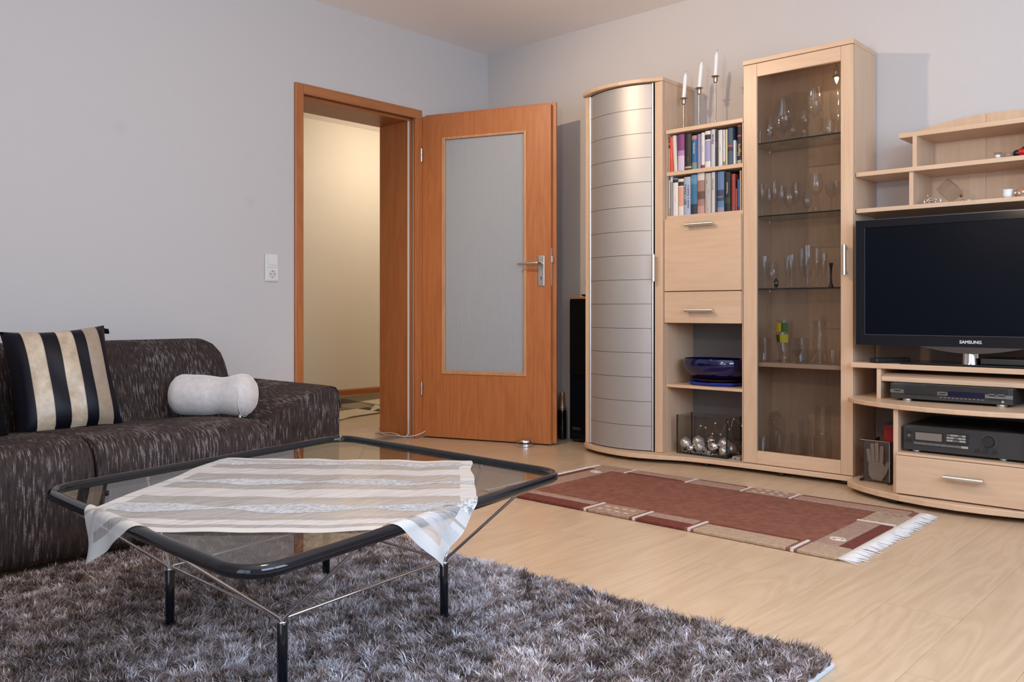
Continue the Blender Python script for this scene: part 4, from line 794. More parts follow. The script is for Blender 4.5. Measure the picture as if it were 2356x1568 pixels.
build('yellow_print', band(0.686,0.726,0.0392,0.0392,-2.75,-1.55), yl, pg, smooth=True)
build('green_print', band(0.684,0.728,0.0394,0.0394,-1.55,-0.75), gn, pg, smooth=True)
build('green_print', band(0.634,0.670,0.0345,0.0378,-2.75,-1.75), gn, pg, smooth=True)
build('yellow_print', band(0.634,0.672,0.0347,0.0380,-1.75,-0.65), yl, pg, smooth=True)
dp = MB(); dp.lathe([(0.128,-0.004),(0.134,0.0),(0.128,0.004),(0.085,0.020),(0.0005,0.024)], (0,0,0), 48, cap0=False, cap1=False, rot=Matrix.Rotation(math.radians(-82),3,'X'))
o = build('glass_platter', dp, thin_glass('platter_glass',(0.93,0.94,0.94),1.5), smooth='auto', angle=50); o.location = (2.187,-0.065,SH[1]+0.1345)
tag(root_ := o, 'big round glass platter standing on edge at the back of the top glass shelf', 'platter')
od = thing('dark_glass_drop', 'small dark green and yellow egg ornament on the third glass shelf', 'ornament', (2.166,-0.255,SH[3]))
build('egg', MB().ball((2.168,-0.256,SH[3]+0.024), 0.0115, 14, 12, 1, 1, 2.0), mat('dark_green_glass', (0.015,0.022,0.012), 0.12), od, smooth=True)
build('yellow_band', MB().lathe([(0.0105,0.016),(0.0118,0.024),(0.0105,0.030)], (2.168,-0.256,SH[3]), 14), mat('dull_yellow', (0.25,0.22,0.07), 0.3), od, smooth=True)
tag(root(build('black_candlestick', MB().lathe([(0.0125,0),(0.011,0.006),(0.0055,0.020),(0.0042,0.060),(0.0060,0.095),(0.0090,0.108),(0.0090,0.112),(0.0045,0.113)], (2.428,-0.24,SH[3]), 18), 'black', smooth='auto')), 'slim black candlestick on the third glass shelf', 'candlestick')
# ---------------------------------------------------------------- sofa
sofa = thing('sofa', 'dark brown flecked corner sofa along the white wall under the cushions', 'sofa', (0.65,-3.0,0))
def rings_y(profile, ys, y_lo, y_hi, r0, r1):
    cx = (min(p[0] for p in profile)+max(p[0] for p in profile))/2; cz = min(p[1] for p in profile)
    hw = max(p[0] for p in profile)-cx; hz = max(p[1] for p in profile)-cz; out = []
    for y in ys:
        ins = 0.0
        if r0 and y < y_lo+r0: ins = r0-math.sqrt(max(0, r0*r0-(y_lo+r0-y)**2))
        if r1 and y > y_hi-r1: ins = r1-math.sqrt(max(0, r1*r1-(y-y_hi+r1)**2))
        out.append([(cx+(p[0]-cx)*(1-ins/hw), y, cz+(p[1]-cz)*(1-ins/hz)) for p in profile])
    return out
def ysteps(a, b, r0, r1, n=10):
    s = [a+r0*(1-math.cos(PI/2*k/5)) for k in range(6)] if r0 else [a]
    e = [b-r1*(1-math.cos(PI/2*k/5)) for k in range(6)][::-1] if r1 else [b]
    lo, hi = s[-1], e[0]
    return s+[lo+(hi-lo)*k/n for k in range(1, n)]+e
seatp = [(1.262,0.036),(1.284,0.055),(1.290,0.10),(1.291,0.20),(1.290,0.285),(1.285,0.325),(1.270,0.355),(1.245,0.374),(1.205,0.384),(1.10,0.385),(1.0,0.381),(0.85,0.371),(0.70,0.357),(0.55,0.342),(0.36,0.325),(0.36,0.036)]
build('seat_cushion', MB().loft(rings_y(seatp, ysteps(-3.072,-2.436,0.018,0.045), -3.072,-2.436,0.018,0.045)), 'sofa', sofa, smooth='auto', angle=60)
build('seat_cushion', MB().loft(rings_y(seatp, ysteps(-4.10,-3.076,0.03,0.018), -4.10,-3.076,0.03,0.018)), 'sofa', sofa, smooth='auto', angle=60)
backp = [(0.56,0.20),(0.535,0.32),(0.500,0.40),(0.455,0.50),(0.415,0.575),(0.375,0.620),(0.325,0.646),(0.26,0.658),(0.16,0.655),(0.09,0.640),(0.06,0.60),(0.05,0.40),(0.05,0.20)]
build('backrest', MB().loft(rings_y(backp, ysteps(-4.10,-2.135,0.03,0.075), -4.10,-2.135,0.03,0.075)), 'sofa', sofa, smooth='auto', angle=60)
armp = [(-2.46,0.04),(-1.872,0.04),(-1.870,0.36),(-1.872,0.400),(-1.880,0.432),(-1.897,0.450),(-1.925,0.458),(-1.96,0.451),(-2.007,0.436),(-2.06,0.419),(-2.111,0.400),(-2.155,0.376),(-2.192,0.348),(-2.24,0.318),(-2.30,0.296),(-2.46,0.285)]
ar = []
for x, ins in ((0.04,0.0),(0.3,0.0),(0.6,0.0),(0.80,0.0),(0.872,0.0),(0.892,0.004),(0.900,0.012)):
    ar.append([(x, -2.165+(p[0]+2.165)*(1-ins/0.295), 0.04+(p[1]-0.04)*(1-ins/0.42)) for p in armp])
build('arm', MB().loft(ar), 'sofa', sofa, smooth='auto', angle=50)
build('arm_seam', MB().tube([(0.893, p[0], p[1]-0.003) for p in armp[2:-1]], 0.0035, 6), 'sofa', sofa, smooth=True)
for fx, fy in ((1.2,-2.55),(1.2,-3.95),(0.15,-2.0),(0.82,-1.95),(0.15,-3.95)): build('foot', MB().lathe([(0.022,0),(0.022,0.045)], (fx,fy,0), 14), 'blackmatt', sofa)
def pillow_grid(w, h, th, n=22, side=1, s0=-1, s1=1, off=0.0, t0=-1, t1=1, pinch=0.07):
    v = []; f = []
    for j in range(n+1):
        for i in range(n+1):
            s = s0+(s1-s0)*i/n; t = t0+(t1-t0)*j/n
            x = s*w/2*(1-pinch*(1-t*t)*abs(s)**2); y = t*h/2*(1-pinch*(1-s*s)*abs(t)**2)
            d = side*(th/2*(max(0,1-s**4)**0.5)*(max(0,1-t**4)**0.5)+off)
            d += side*0.0025*math.sin(9*s+5*t)*(1-s*s)*(1-t*t)
            v.append((x, y, d))
    for j in range(n):
        for i in range(n): f.append((j*(n+1)+i, j*(n+1)+i+1, (j+1)*(n+1)+i+1, (j+1)*(n+1)+i))
    return v, f
def place(v, o, a, b_, n_): return [tuple(o+a*p[0]+b_*p[1]+n_*p[2]) for p in v]
def basis(tilt, yaw=0.0, roll=0.0):
    a = Vector((math.sin(yaw), math.cos(yaw), 0)); up = Vector((-math.sin(tilt)*math.cos(yaw), math.sin(tilt)*math.sin(yaw), math.cos(tilt))); n_ = a.cross(up)
    a2 = a*math.cos(roll)+up*math.sin(roll); u2 = up*math.cos(roll)-a*math.sin(roll); return a2, u2, n_
def cushion(name, label, m, o, w, h, th, tilt, yaw=0, roll=0, stripes=(), cat='cushion'):
    a, u, n_ = basis(tilt, yaw, roll); O = Vector(o)
    t = thing(name, label, cat, (O.x, O.y, O.z-h/2*math.cos(tilt)))
    mb = MB()
    for sd in (1, -1):
        v, f = pillow_grid(w, h, th, side=sd); mb.add(place(v, O, a, u, n_), f)
    c = build('cover', mb, m, t, smooth=True)
    for (s0, s1, mm) in stripes:
        v, f = pillow_grid(w, h, th, side=1, s0=s0, s1=s1, off=0.0015, t0=-0.985, t1=0.985); sm = MB().add(place(v, O, a, u, n_), f)
        build('gold_stripe', sm, mm, t, smooth=True)
        for s in (s0, s1):
            v, f = pillow_grid(w, h, th, n=20, side=1, s0=s-0.004, s1=s+0.004, off=0.0022, t0=-0.985, t1=0.985)
            build('stripe_cord', MB().add(place(v, O, a, u, n_), f), 'goldplain', t, smooth=True)
    return t, O, a, u, n_
ct, O, a, u, n_ = cushion('lace_cushion', 'black lace-trimmed cushion with a bow, mostly behind the striped cushion', 'blackcloth', (0.455,-2.868,0.543), 0.36, 0.345, 0.06, 0.40, 0.0, 0.06)
build('bow', MB().loft([[tuple(O+a*(0.165+k*0.012)+u*(0.165+0.008*math.sin(k*1.3)+dy)+n_*(0.0+dx)) for dx, dy in ((-0.006,-0.009),(0.006,-0.011),(0.006,0.009),(-0.006,0.011))] for k in range(5)]), 'blackcloth', ct, smooth=True)
build('lace_edge', MB().tube([tuple(O+a*s+u*(0.1635)+n_*0.002) for s in np.linspace(-0.15,0.06,30)], [0.0028+0.002*(k % 2) for k in range(30)], 6), mat('white_lace', (0.55,0.53,0.52), 0.8), ct)
cushion('striped_cushion', 'black satin cushion with three upright gold stripes on the sofa', 'satin', (0.630,-2.930,0.528), 0.368, 0.405, 0.135, 0.34, 0.03, 0.055, ((-0.70,-0.37,M['gold']),(-0.07,0.23,M['gold']),(0.46,0.76,M['goldplain'])))
cushion('black_cushion', 'plain black cushion cut off at the frame beside the striped cushion', 'blackcloth', (0.80,-3.385,0.515), 0.42, 0.36, 0.14, 0.30, -0.08, 0.0)
bo = thing('bolster', 'pale grey velour bolster cushion lying on the sofa seat', 'cushion', (0.73,-2.385,0.345))
c0, c1 = Vector((0.585,-2.495,0.440)), Vector((0.865,-2.265,0.437)); ax = (c1-c0); Lb = ax.length; ax.normalize(); sd_ = ax.cross(Vector((0,0,1))).normalized(); up_ = sd_.cross(ax)
rg = []
for k in range(25):
    t = k/24; e = min(t, 1-t); rr = 0.088*(max(0.02,1-(max(0,(0.16-e)/0.16))**2.2))**0.5*(1-0.10*math.exp(-((t-0.60)/0.13)**2))
    sag = -0.004*math.sin(PI*t)
    rg.append([tuple(c0+ax*(Lb*t)+sd_*(rr*math.cos(2*PI*i/28))+up_*(rr*(0.98 if math.sin(2*PI*i/28) > 0 else 0.92)*math.sin(2*PI*i/28)+sag+0.006*math.exp(-((t-0.82)/0.1)**2)*max(0,math.sin(2*PI*i/28)))) for i in range(28)])
build('cover', MB().loft(rg), 'velour', bo, smooth=True)
tt = 0.865; build('end_piping', MB().tube([tuple(c0+ax*(Lb*tt)+sd_*(0.0868*math.cos(2*PI*i/32))+up_*(0.0845*math.sin(2*PI*i/32)-0.001)) for i in range(32)], 0.0016, 6, True), 'velour', bo, smooth=True)
build('zip_tag', MB().box(0.842,-2.335,0.352,0.850,-2.329,0.364), 'wax', bo)
# ---------------------------------------------------------------- coffee table
tab = thing('coffee_table', 'low glass coffee table with a black tube rim, chrome struts and black legs', 'coffee table', (2.245,-2.95,0))
QF, QL, QB, QR = Vector((2.798,-3.456,0.365)), Vector((1.868,-3.431,0.365)), Vector((1.684,-2.446,0.365)), Vector((2.630,-2.455,0.365))
def rounded_loop(Q, r, n=8):
    out = []
    for i in range(4):
        p, a, c = Q[i], Q[i-1], Q[(i+1)%4]; d0 = (a-p).normalized(); d1 = (c-p).normalized(); A, C = p+d0*r, p+d1*r
        for k in range(n+1):
            t = k/n; out.append(A*(1-t)**2+p*(2*t*(1-t))*0.85+(A+C)*0.5*(2*t*(1-t))*0.15+C*t*t)
    return out
rimp = rounded_loop([QF,QL,QB,QR], 0.075)
build('rim', MB().tube(rimp, 0.0125, 16, True), 'black', tab, smooth=True)
def inset(Q, d):
    cc = (Q[0]+Q[1]+Q[2]+Q[3])/4; return [p+(cc-p).normalized()*d for p in Q]
gq = rounded_loop(inset([QF,QL,QB,QR], 0.018), 0.065)
build('glass_top', MB().prism([(p.x,p.y) for p in gq], 'z', 0.3600, 0.3668), 'table_glass', tab)
build('glass_rim', MB().tube([Vector((p.x,p.y,0.3634)) for p in gq], 0.0036, 8, True), 'edge_glass', tab, smooth=True)
LG = {'L':Vector((2.015,-3.198,0)),'R':Vector((2.462,-2.716,0)),'B':Vector((1.958,-2.706,0)),'F':Vector((2.522,-3.214,0))}
for p in LG.values():
    build('leg', MB().lathe([(0.0095,0.013),(0.0105,0.016),(0.0105,0.161),(0.0095,0.163)], (p.x,p.y,0), 18), 'black', tab, smooth='auto')
    build('leg_cap', MB().ball((p.x,p.y,0.164), 0.0088, 14, 8, 1, 1, 0.7), 'chrome', tab, smooth=True)
def on(a, c, t): return a+(c-a)*t
ENDS = [('L',on(QL,QF,0.135)),('F',on(QL,QF,0.69)),('L',on(QL,QB,0.262)),('B',on(QL,QB,0.80)),('B',on(QB,QR,0.13)),('R',on(QB,QR,0.70)),('R',on(QF,QR,0.80)),('F',on(QF,QR,0.25))]
for k, e in ENDS:
    p = LG[k]; q = Vector((e.x,e.y,0.353)); c_ = (Vector((2.245,-2.95,0.356))-q).normalized(); q = q+c_*0.012
    s = Vector((p.x,p.y,0.164)); s2 = s+(q-s).normalized()*0.012+Vector((0,0,0.004))
    build('strut', MB().tube([s+Vector((0,0,-0.006)), s2, q-Vector((0,0,0.004)), q], 0.0036, 10), 'chrome', tab, smooth='auto')
    build('strut_end', MB().lathe([(0.006,0.350),(0.006,0.3596)], (q.x,q.y,0), 12), 'chrome', tab, smooth='auto')
for a_, c_ in (('L','F'),('F','R'),('R','B'),('B','L')):
    p, q = LG[a_], LG[c_]; d = (q-p).normalized(); z = Vector((0,0,0.171))
    build('stretcher', MB().tube([p+Vector((0,0,0.160)), p+d*0.008+z, q-d*0.008+z, q+Vector((0,0,0.160))], 0.0036, 10), 'chrome', tab, smooth='auto')
# ---------------------------------------------------------------- sheer cloth over the table
CA, CB, CC, CD = Vector((1.770,-2.925)), Vector((2.328,-2.488)), Vector((2.838,-2.972)), Vector((2.226,-3.55))
E1 = ((QF-QL).normalized()); N1 = Vector((E1.y,-E1.x));  N1 = N1 if N1.y < 0 else -N1
E2 = ((QR-QF).normalized()); N2 = Vector((E2.y,-E2.x));  N2 = N2 if N2.x > 0 else -N2
def drape(uu, vv, off=0.0):
    P = (CA*(1-uu)+CB*uu)*(1-vv)+(CD*(1-uu)+CC*uu)*vv
    P = P+Vector((0.73,-0.68))*(0.062*4*uu*(1-uu)*vv**2)
    P = P+Vector((0.006*math.sin(17*uu+3*vv)*(1-vv), 0.005*math.sin(21*uu)*(1-vv)))+Vector((0.004*math.sin(19*vv),0.004*math.sin(23*vv+1)))*(2*abs(uu-0.5))**6
    z = 0.3690+off+0.0012*math.sin(14*uu+5*vv)*math.sin(11*vv)+0.0008*math.sin(37*uu)
    best = None
    for Q_, N_ in ((QL, N1), (QF, N2)):
        d = (P-Vector((Q_.x,Q_.y))).dot(N_)
        if d > -0.016: best = (d, N_) if best is None or d > best[0] else best
    if best is None: return (P.x, P.y, z)
    d, N_ = best; r = 0.0145+off
    if d <= 0: return (P.x, P.y, max(z, 0.365+math.sqrt(max(0, r*r-d*d))+0.0002))
    B_ = P-N_*d; th = d/r
    if th < PI/2: return (B_.x+N_.x*r*math.sin(th), B_.y+N_.y*r*math.sin(th), 0.365+r*math.cos(th))
    e = d-r*PI/2; T_ = Vector((-N_.y,N_.x)); s = P.dot(T_)
    w = 0.10*e*math.sin(s*60)+0.16*e
    return (B_.x+N_.x*(r+w), B_.y+N_.y*(r+w), 0.365-e*0.98)
def cloth_patch(name, u0, u1, vf0, vf1, m, parent, nu, nv, off=0.0):
    mb = MB(); v = []; f = []
    for j in range(nv+1):
        for i in range(nu+1):
            uu = u0+(u1-u0)*i/nu; a0, a1 = vf0(uu), vf1(uu); v.append(drape(uu, a0+(a1-a0)*j/nv, off))
    for j in range(nv):
        for i in range(nu): f.append((j*(nu+1)+i, j*(nu+1)+i+1, (j+1)*(nu+1)+i+1, (j+1)*(nu+1)+i))
    return build(name, mb.add(v, f), m, parent, smooth=True)
cl = thing('table_runner', 'sheer white cloth with silver wave stripes spread over the coffee table', 'tablecloth', (2.29,-2.99,0.28))
K = lambda c: (lambda uu: c)
cloth_patch('sheer_panel', 0, 1, K(0), K(1), 'organza', cl, 90, 90)
for c in (0.0, 0.962): cloth_patch('hem', 0, 1, K(c), K(c+0.038), 'hem', cl, 90, 4, 0.0003)
for c in (0.0, 0.955): 
    cloth_patch('hem', c, c+0.045, K(0.038), K(0.962), 'hem', cl, 4, 80, 0.0003)
def wave(vc, ph, amp):
    lo = lambda uu: vc-(0.010+amp*abs(math.sin(PI*(uu*2.6+ph)))**1.3)*0.9+0.006*math.sin(9*uu)
    hi = lambda uu: vc+(0.010+amp*abs(math.sin(PI*(uu*2.6+ph)))**1.3)+0.006*math.sin(9*uu+0.5)
    return lo, hi
for vc, ph, amp in ((0.095,0.3,0.030),(0.42,0.72,0.040),(0.765,0.15,0.048)):
    lo, hi = wave(vc, ph, amp); cloth_patch('silver_wave', 0.0, 1.0, lo, hi, 'silver', cl, 100, 8, 0.0006)
for v0, v1, m in ((0.055,0.068,'band_w'),(0.17,0.178,'band_t'),(0.20,0.30,'band_w'),(0.325,0.333,'band_t'),(0.50,0.508,'band_t'),(0.53,0.635,'band_w'),(0.655,0.662,'band_t'),(0.86,0.87,'band_t'),(0.89,0.935,'band_w')):
    cloth_patch('woven_band', 0, 1, K(v0), K(v1), m, cl, 90, 4, 0.0004)
# ---------------------------------------------------------------- shag rug
RX0, RX1, RY0, RY1 = 1.30, 3.268, -4.75, -2.298
rug = thing('shag_rug', 'thick taupe shag rug under the coffee table', 'rug', ((RX0+RX1)/2,(RY0+RY1)/2,0))
build('backing', MB().box(RX0,RY0,0.0003,RX1,RY1,0.011), 'rug_back', rug, bevel=0.002)
def tufts(n, y0, y1, blades, width):
    cx = rng.uniform(RX0+0.004, RX1-0.004, n); cy = rng.uniform(y0, y1, n)
    fx = np.sin(cx*17+3*np.sin(cy*11))+0.7*np.sin(cy*23+2*cx*9); fy = np.cos(cy*15+2.5*np.sin(cx*13))+0.7*np.sin(cx*27+cy*7)
    patch = 0.46+0.10*np.sin(cx*2.3+cy*1.7+0.6)+0.13*np.sin(cx*6.1+1.3*np.sin(cy*5))*np.cos(cy*7.3+cx*2)+0.20*np.sin(cx*41+cy*23+2*np.sin(cy*17))*np.sin(cy*47-cx*19+2*np.sin(cx*13))+0.15*np.sin(cx*83+3*np.sin(cy*31))*np.sin(cy*79+3*np.sin(cx*37))
    tone_t = np.clip(patch-0.05+rng.normal(0,0.20,n), 0, 1)
    lean = rng.normal(0,0.40,(n,2))+0.20*np.stack([fx,fy],1)
    ln = np.clip(rng.normal(0.029,0.0055,n),0.018,0.042)
    I = np.repeat(np.arange(n), blades); m = len(I)
    px = cx[I]+rng.normal(0,0.0028,m); py = cy[I]+rng.normal(0,0.0028,m)
    px = np.clip(px, RX0+0.002, RX1-0.002); py = np.clip(py, RY0+0.002, RY1-0.002)
    L = lean[I]+rng.normal(0,0.34,(m,2)); H = ln[I]*rng.uniform(0.8,1.1,m)
    nl = np.sqrt(1+L[:,0]**2+L[:,1]**2)
    ang = rng.uniform(0,2*PI,m); wx, wy = np.cos(ang)*width/2, np.sin(ang)*width/2
    z0 = np.full(m, 0.0100)
    mx, my, mz = px+L[:,0]*H*0.42/nl**0.5, py+L[:,1]*H*0.42/nl**0.5, z0+H*0.62/nl**0.4
    tx, ty, tz = px+L[:,0]*H*1.05/nl**0.5, py+L[:,1]*H*1.05/nl**0.5, z0+H*0.92/nl**0.75
    V = np.empty((m,5,3))
    V[:,0] = np.stack([px-wx,py-wy,z0],1); V[:,1] = np.stack([px+wx,py+wy,z0],1)
    V[:,2] = np.stack([mx+wx,my+wy,mz],1); V[:,3] = np.stack([mx-wx,my-wy,mz],1); V[:,4] = np.stack([tx,ty,tz],1)
    T = np.repeat(np.clip(tone_t[I]+rng.normal(0,0.07,m),0,1)[:,None],5,1)
    return V, T
V1, T1_ = tufts(42000, -3.95, RY1-0.003, 13, 0.0021)
V2, T2_ = tufts(6000, RY0+0.003, -3.95, 7, 0.004)
V = np.concatenate([V1,V2]); T = np.concatenate([T1_,T2_]); m_ = len(V)
ro = np.array(LOC[rug.name]); V = V-ro
me = bpy.data.meshes.new('pile'); me.vertices.add(m_*5); me.vertices.foreach_set('co', V.reshape(-1))
idx = np.arange(m_)[:,None]*5
loops = np.concatenate([idx+0, idx+1, idx+2, idx+3, idx+3, idx+2, idx+4],1).reshape(-1)
me.loops.add(len(loops)); me.loops.foreach_set('vertex_index', loops.astype(np.int32))
st = (np.arange(m_)[:,None]*7+np.array([0,4])).reshape(-1); me.polygons.add(m_*2)
me.polygons.foreach_set('loop_start', st.astype(np.int32)); 
me.update(calc_edges=True); me.validate()
at = me.attributes.new('tone','FLOAT','POINT'); at.data.foreach_set('value', T.reshape(-1).astype(np.float32))
me.polygons.foreach_set('use_smooth', np.ones(len(me.polygons), dtype=bool)); me.materials.append(M['shag'])
po = bpy.data.objects.new('pile', me); COL.objects.link(po); po.parent = rug; po['kind'] = 'stuff'
# ---------------------------------------------------------------- patterned carpet
X0, X1, Y0, Y1 = 1.445, 2.952, -1.490, -0.675
ca = thing('carpet', 'red-brown patterned carpet with beige border blocks and white fringes in front of the cabinets', 'carpet', ((X0+X1)/2,(Y0+Y1)/2,0))
build('field', MB().box(X0+0.002,Y0+0.002,0.0005,X1-0.002,Y1-0.002,0.0105), 'c_field', ca, bevel=0.003)
def blk(x0,x1,y0,y1,m,name='border_block',h=0.0135): return build(name, MB().box(x0,y0,0.001,x1,y1,h), m, ca, bevel=0.0035)
g = 0.001
# near border
blk(1.575,1.935,-1.415,-1.365,'c_beige'); blk(1.575,1.935,Y0,-1.417,'c_red')
blk(1.972,2.165,Y0,-1.362,'c_beige'); blk(2.200,2.400,Y0,-1.425,'c_red'); blk(2.200,2.400,-1.423,-1.362,'c_beige')
blk(2.437,2.782,Y0,-1.385,'c_tan'); blk(2.437,2.782,-1.384,-1.365,'c_red'); blk(2.820,X1,Y0,-1.365,'c_tan')
# far border
blk(1.445,1.630,-0.770,Y1,'c_beige'); blk(1.662,1.965,-0.745,Y1,'c_beige'); blk(1.655,1.950,-0.765,-0.747,'c_red')
blk(1.995,2.235,-0.770,-0.690,'c_beige'); blk(1.995,2.235,-0.689,Y1,'c_red'); blk(2.268,2.455,-0.775,Y1,'c_beige')
blk(2.485,2.930,-0.770,-0.692,'c_beige'); blk(2.485,2.930,-0.691,Y1,'c_red')
# ends
blk(2.822,2.905,-1.362,-0.965,'c_beige'); blk(2.907,X1,-1.362,-0.975,'c_red'); blk(2.822,X1,-0.945,-0.775,'c_tan')
blk(1.480,1.572,-1.360,-0.775,'c_beige'); blk(X0,1.478,-1.40,-0.775,'c_red'); blk(X0,1.572,Y0,-1.405,'c_tan')
for xa, sk in ((1.955,0.006),(2.183,0.006),(2.419,0.006),(2.801,0.006)):
    build('cream_line', MB().box(xa-0.004,Y0,0.001,xa+0.008,-1.355,0.0142), 'c_cream', ca, bevel=0.002); blk(xa-0.018,xa-0.005,Y0,-1.355,'c_red' if xa < 1.9 else 'c_field')
for xa in (1.646,1.980,2.251,2.470):
    build('cream_line', MB().box(xa-0.006,-0.775,0.001,xa+0.006,Y1,0.0142), 'c_cream', ca, bevel=0.002)
build('cream_line', MB().box(2.815,-0.962,0.001,X1,-0.948,0.0142), 'c_cream', ca, bevel=0.002)
build('cream_line', MB().box(1.485,-1.402,0.001,1.575,-1.392,0.0142), 'c_cream', ca, bevel=0.002)
for xs_, ys_ in (((2.00,2.04,2.08,2.12),(-1.455,-1.405)),((2.295,2.335,2.375,2.415),(-0.752,-0.702))):
    for xx in xs_:
        for yy in ys_: build('cream_dot', MB().box(xx-0.004,yy-0.0025,0.012,xx+0.016,yy+0.0055,0.0145), 'c_cream', ca, bevel=0.002)
def emblem(cx, cy, s):
    P = [(cx+s*1.25*math.cos(a), cy+s*0.85*math.sin(a), 0.0136) for a in [2*PI*i/18 for i in range(18)]]
    build('emblem', MB().tube(P, 0.0034, 6, True).tube([(cx-s*0.45,cy+s*0.15,0.0136),(cx,cy-s*0.25,0.0138),(cx+s*0.5,cy+s*0.1,0.0136)], 0.003, 6), 'c_cream', ca, smooth=True)
emblem(2.872,-1.282,0.021); emblem(1.535,-0.852,0.021)
for k in range(3): build('carved_arch', MB().tube([(2.84+k*0.026,-0.94,0.0133),(2.838+k*0.026,-0.865,0.0136),(2.852+k*0.026,-0.835,0.0136),(2.872+k*0.026,-0.800,0.0133)], 0.004, 6), 'c_beige', ca, smooth=True)
for nm, xe, dr_ in (('fringe',X1,1),('fringe',X0,-1)):
    mb = MB()
    for i in range(230):
        y = Y0+(Y1-Y0)*(i+0.5)/230+rng.normal(0,0.001); l = 0.062+rng.normal(0,0.006); sw = rng.normal(0.004,0.006)
        mb.tube([(xe-0.002*dr_,y,0.008),(xe+dr_*l*0.4,y+sw*0.4,0.0065+abs(rng.normal(0,0.0015))),(xe+dr_*l,y+sw,0.0030)], [0.0021,0.0020,0.0010], 4)
    f_ = build(nm, mb, 'fringe', ca, smooth=True); f_['kind'] = 'stuff'
# ---------------------------------------------------------------- hall mat
hr = thing('hall_rug', 'black, cream and olive patterned rug in the hallway behind the doorway', 'rug', (-1.7,0.1,0))
cols = {'o':cloth_mat('hall_olive',(0.12,0.085,0.035),(0.17,0.125,0.06),60),'c':cloth_mat('hall_cream',(0.52,0.44,0.31),(0.60,0.52,0.39),60),'k':cloth_mat('hall_black',(0.008,0.007,0.006),(0.014,0.012,0.01),60),'t':cloth_mat('hall_taupe',(0.22,0.17,0.105),(0.28,0.22,0.145),60)}
build('field', MB().prism([(-1.02,-0.75),(-1.22,0.30),(-1.30,1.0),(-2.40,1.10),(-2.35,-0.75)], 'z', 0.0004, 0.0070), cols['o'], hr)
for pts, c in (([(-1.02,-0.55),(-1.05,-0.42),(-1.13,-0.27),(-1.18,0.04),(-1.5,0.06),(-1.46,-0.12),(-1.42,-0.5)],'c'),([(-1.68,0.05),(-1.5,0.06),(-1.55,0.25),(-1.88,0.38),(-1.84,0.17)],'t'),([(-1.89,0.16),(-1.88,0.38),(-2.18,0.47),(-2.25,0.42)],'k'),([(-1.91,0.41),(-1.98,0.70),(-1.60,0.60),(-1.58,0.36)],'c'),([(-1.49,0.07),(-1.54,0.24),(-1.25,0.35),(-1.20,0.07)],'k'),([(-1.54,0.25),(-1.62,0.345),(-1.51,0.31),(-1.32,0.15)],'c')):
    build('woven_shape', MB().prism(pts, 'z', 0.0050, 0.0078 if c != 'c' else 0.0081), cols[c], hr)
build('woven_arc', MB().tube([(-1.54,0.20,0.0078),(-1.47,0.205,0.0078),(-1.39,0.15,0.0078),(-1.32,0.07,0.0078),(-1.26,-0.02,0.0078)], [0.004,0.018,0.026,0.018,0.005], 4), cols['c'], hr).scale = (1,1,0.06)
bpy.data.objects['woven_arc'].location.z = 0.0076
# ---------------------------------------------------------------- things near the door
ds = thing('door_stop', 'round polished steel door stop on the floor against the open door', 'door stop', (0.712,-0.432,0))
build('base', MB().lathe([(0.044,0.0003),(0.0465,0.003),(0.0465,0.017),(0.044,0.019)], (0.712,-0.432,0), 36), 'chrome', ds, smooth='auto')
build('rubber_ring', MB().lathe([(0.043,0.019),(0.043,0.024)], (0.712,-0.432,0), 36), 'blackmatt', ds, smooth='auto')
build('cap', MB().lathe([(0.044,0.024),(0.047,0.026),(0.047,0.034),(0.043,0.039),(0.030,0.041),(0.001,0.0415)], (0.712,-0.432,0), 36, cap1=False), 'chrome', ds, smooth='auto')
sp_ = thing('loudspeaker', 'tall black loudspeaker half hidden behind the metal-fronted cabinet', 'loudspeaker', (0.90,-0.065,0))
build('cabinet', MB().box(0.790,-0.118,0.014,1.03,-0.008,0.855), 'black', sp_, bevel=0.008, seg=3)
build('top_plate', MB().box(0.792,-0.120,0.855,1.03,-0.008,0.867), 'door_x', sp_, bevel=0.002)
build('grille', MB().box(0.798,-0.126,0.40,1.022,-0.118,0.848), 'blackcloth', sp_, bevel=0.004)
build('badge', MB().box(0.815,-0.1195,0.075,0.875,-0.1178,0.092), mat('badge_bronze',(0.09,0.07,0.055),0.4,0.6), sp_)
for fx, fy in ((0.81,-0.10),(1.01,-0.10),(0.81,-0.03),(1.01,-0.03)): build('foot', MB().lathe([(0.010,0),(0.010,0.014)], (fx,fy,0), 10), 'blackmatt', sp_)
fg = thing('carved_figure', 'small dark carved figure standing on the loudspeaker', 'figurine', (0.895,-0.06,0.867))
wd = mat('ebony', (0.020,0.008,0.005), 0.3)
build('body', MB().lathe([(0.022,0.867),(0.018,0.90),(0.026,0.94),(0.022,0.985),(0.010,1.0)], (0.897,-0.06,0), 16), wd, fg, smooth='auto')
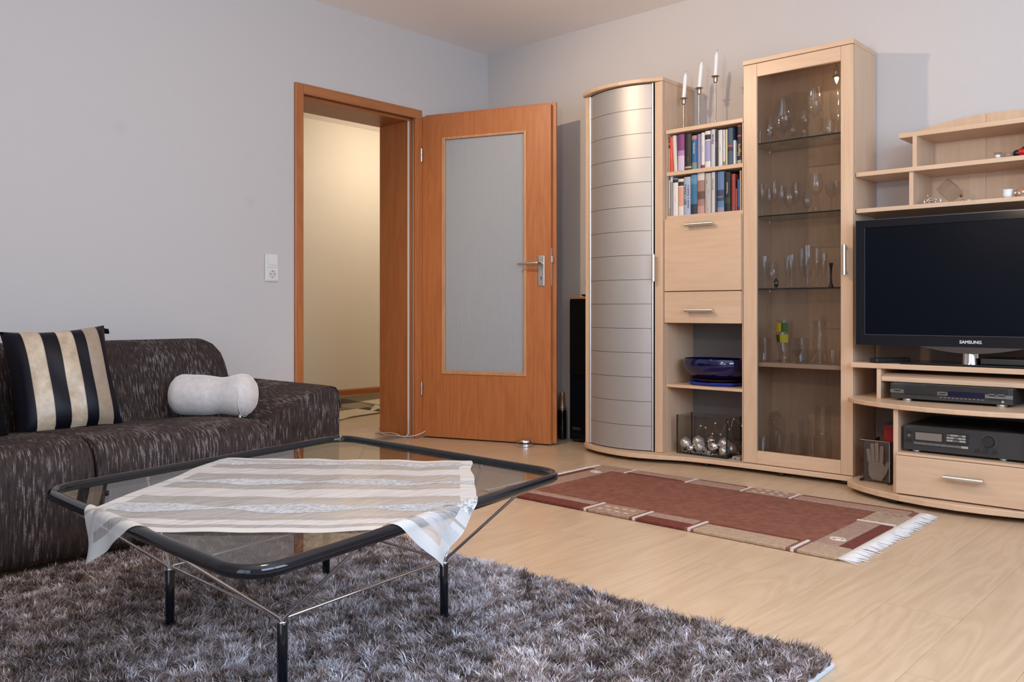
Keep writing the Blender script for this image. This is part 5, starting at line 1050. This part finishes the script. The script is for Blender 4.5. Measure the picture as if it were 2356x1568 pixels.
build('head', MB().ball((0.897,-0.06,1.022), 0.024, 14, 10, 0.8, 0.9, 1.15), wd, fg, smooth=True)
tag(root(build('wood_dish', MB().lathe([(0.025,0.8672),(0.045,0.872),(0.055,0.880),(0.053,0.882),(0.03,0.873),(0.001,0.872)], (0.905,-0.065,0), 24, cap1=False), wd, smooth='auto')), 'dark round dish under the carved figure on the loudspeaker', 'dish')
fg.location.z += 0.0055
def bottle(x, y, lab):
    o = thing('bottle', lab, 'bottle', (x,y,0))
    build('glass', MB().lathe([(0.025,0.0003),(0.027,0.005),(0.027,0.16),(0.024,0.185),(0.0145,0.215),(0.0125,0.23)], (x,y,0), 22), mat('bottle_black',(0.006,0.008,0.006),0.08), o, smooth='auto')
    build('foil', MB().lathe([(0.0252,0.180),(0.0160,0.214),(0.0138,0.235),(0.0138,0.262),(0.0150,0.266),(0.0150,0.284),(0.013,0.287)], (x,y,0), 22), mat('gold_foil',(0.36,0.22,0.12),0.4,0.5), o, smooth='auto')
bottle(0.690,-0.062,'dark bottle with a gold foil neck beside the loudspeaker'); bottle(0.600,-0.070,'dark bottle half hidden behind the open door')
bpy.data.objects['glass.001'] if 'glass.001' in bpy.data.objects else None
ca_ = smooth_path([Vector(p) for p in ((-0.345,-0.64,0.030),(-0.335,-0.675,0.028),(-0.25,-0.705,0.012),(-0.15,-0.715,0.010),(-0.07,-0.715,0.014),(-0.03,-0.69,0.012),(0.02,-0.665,0.020),(0.035,-0.625,0.032),(0.03,-0.590,0.04))])
cb_ = smooth_path([Vector(p) for p in ((-0.345,-0.65,0.008),(-0.33,-0.69,0.006),(-0.22,-0.695,0.018),(-0.12,-0.705,0.022),(-0.05,-0.70,0.010),(-0.025,-0.682,0.03),(-0.022,-0.682,0.12))])
tag(root(build('cable', MB().tube(ca_, 0.0034, 8), 'cable', smooth=True)), 'white cable crossing the threshold at the foot of the door lining', 'cable')
tag(root(build('cable', MB().tube(cb_, 0.0034, 8), 'cable', smooth=True)), 'white cable climbing the foot of the door lining', 'cable')
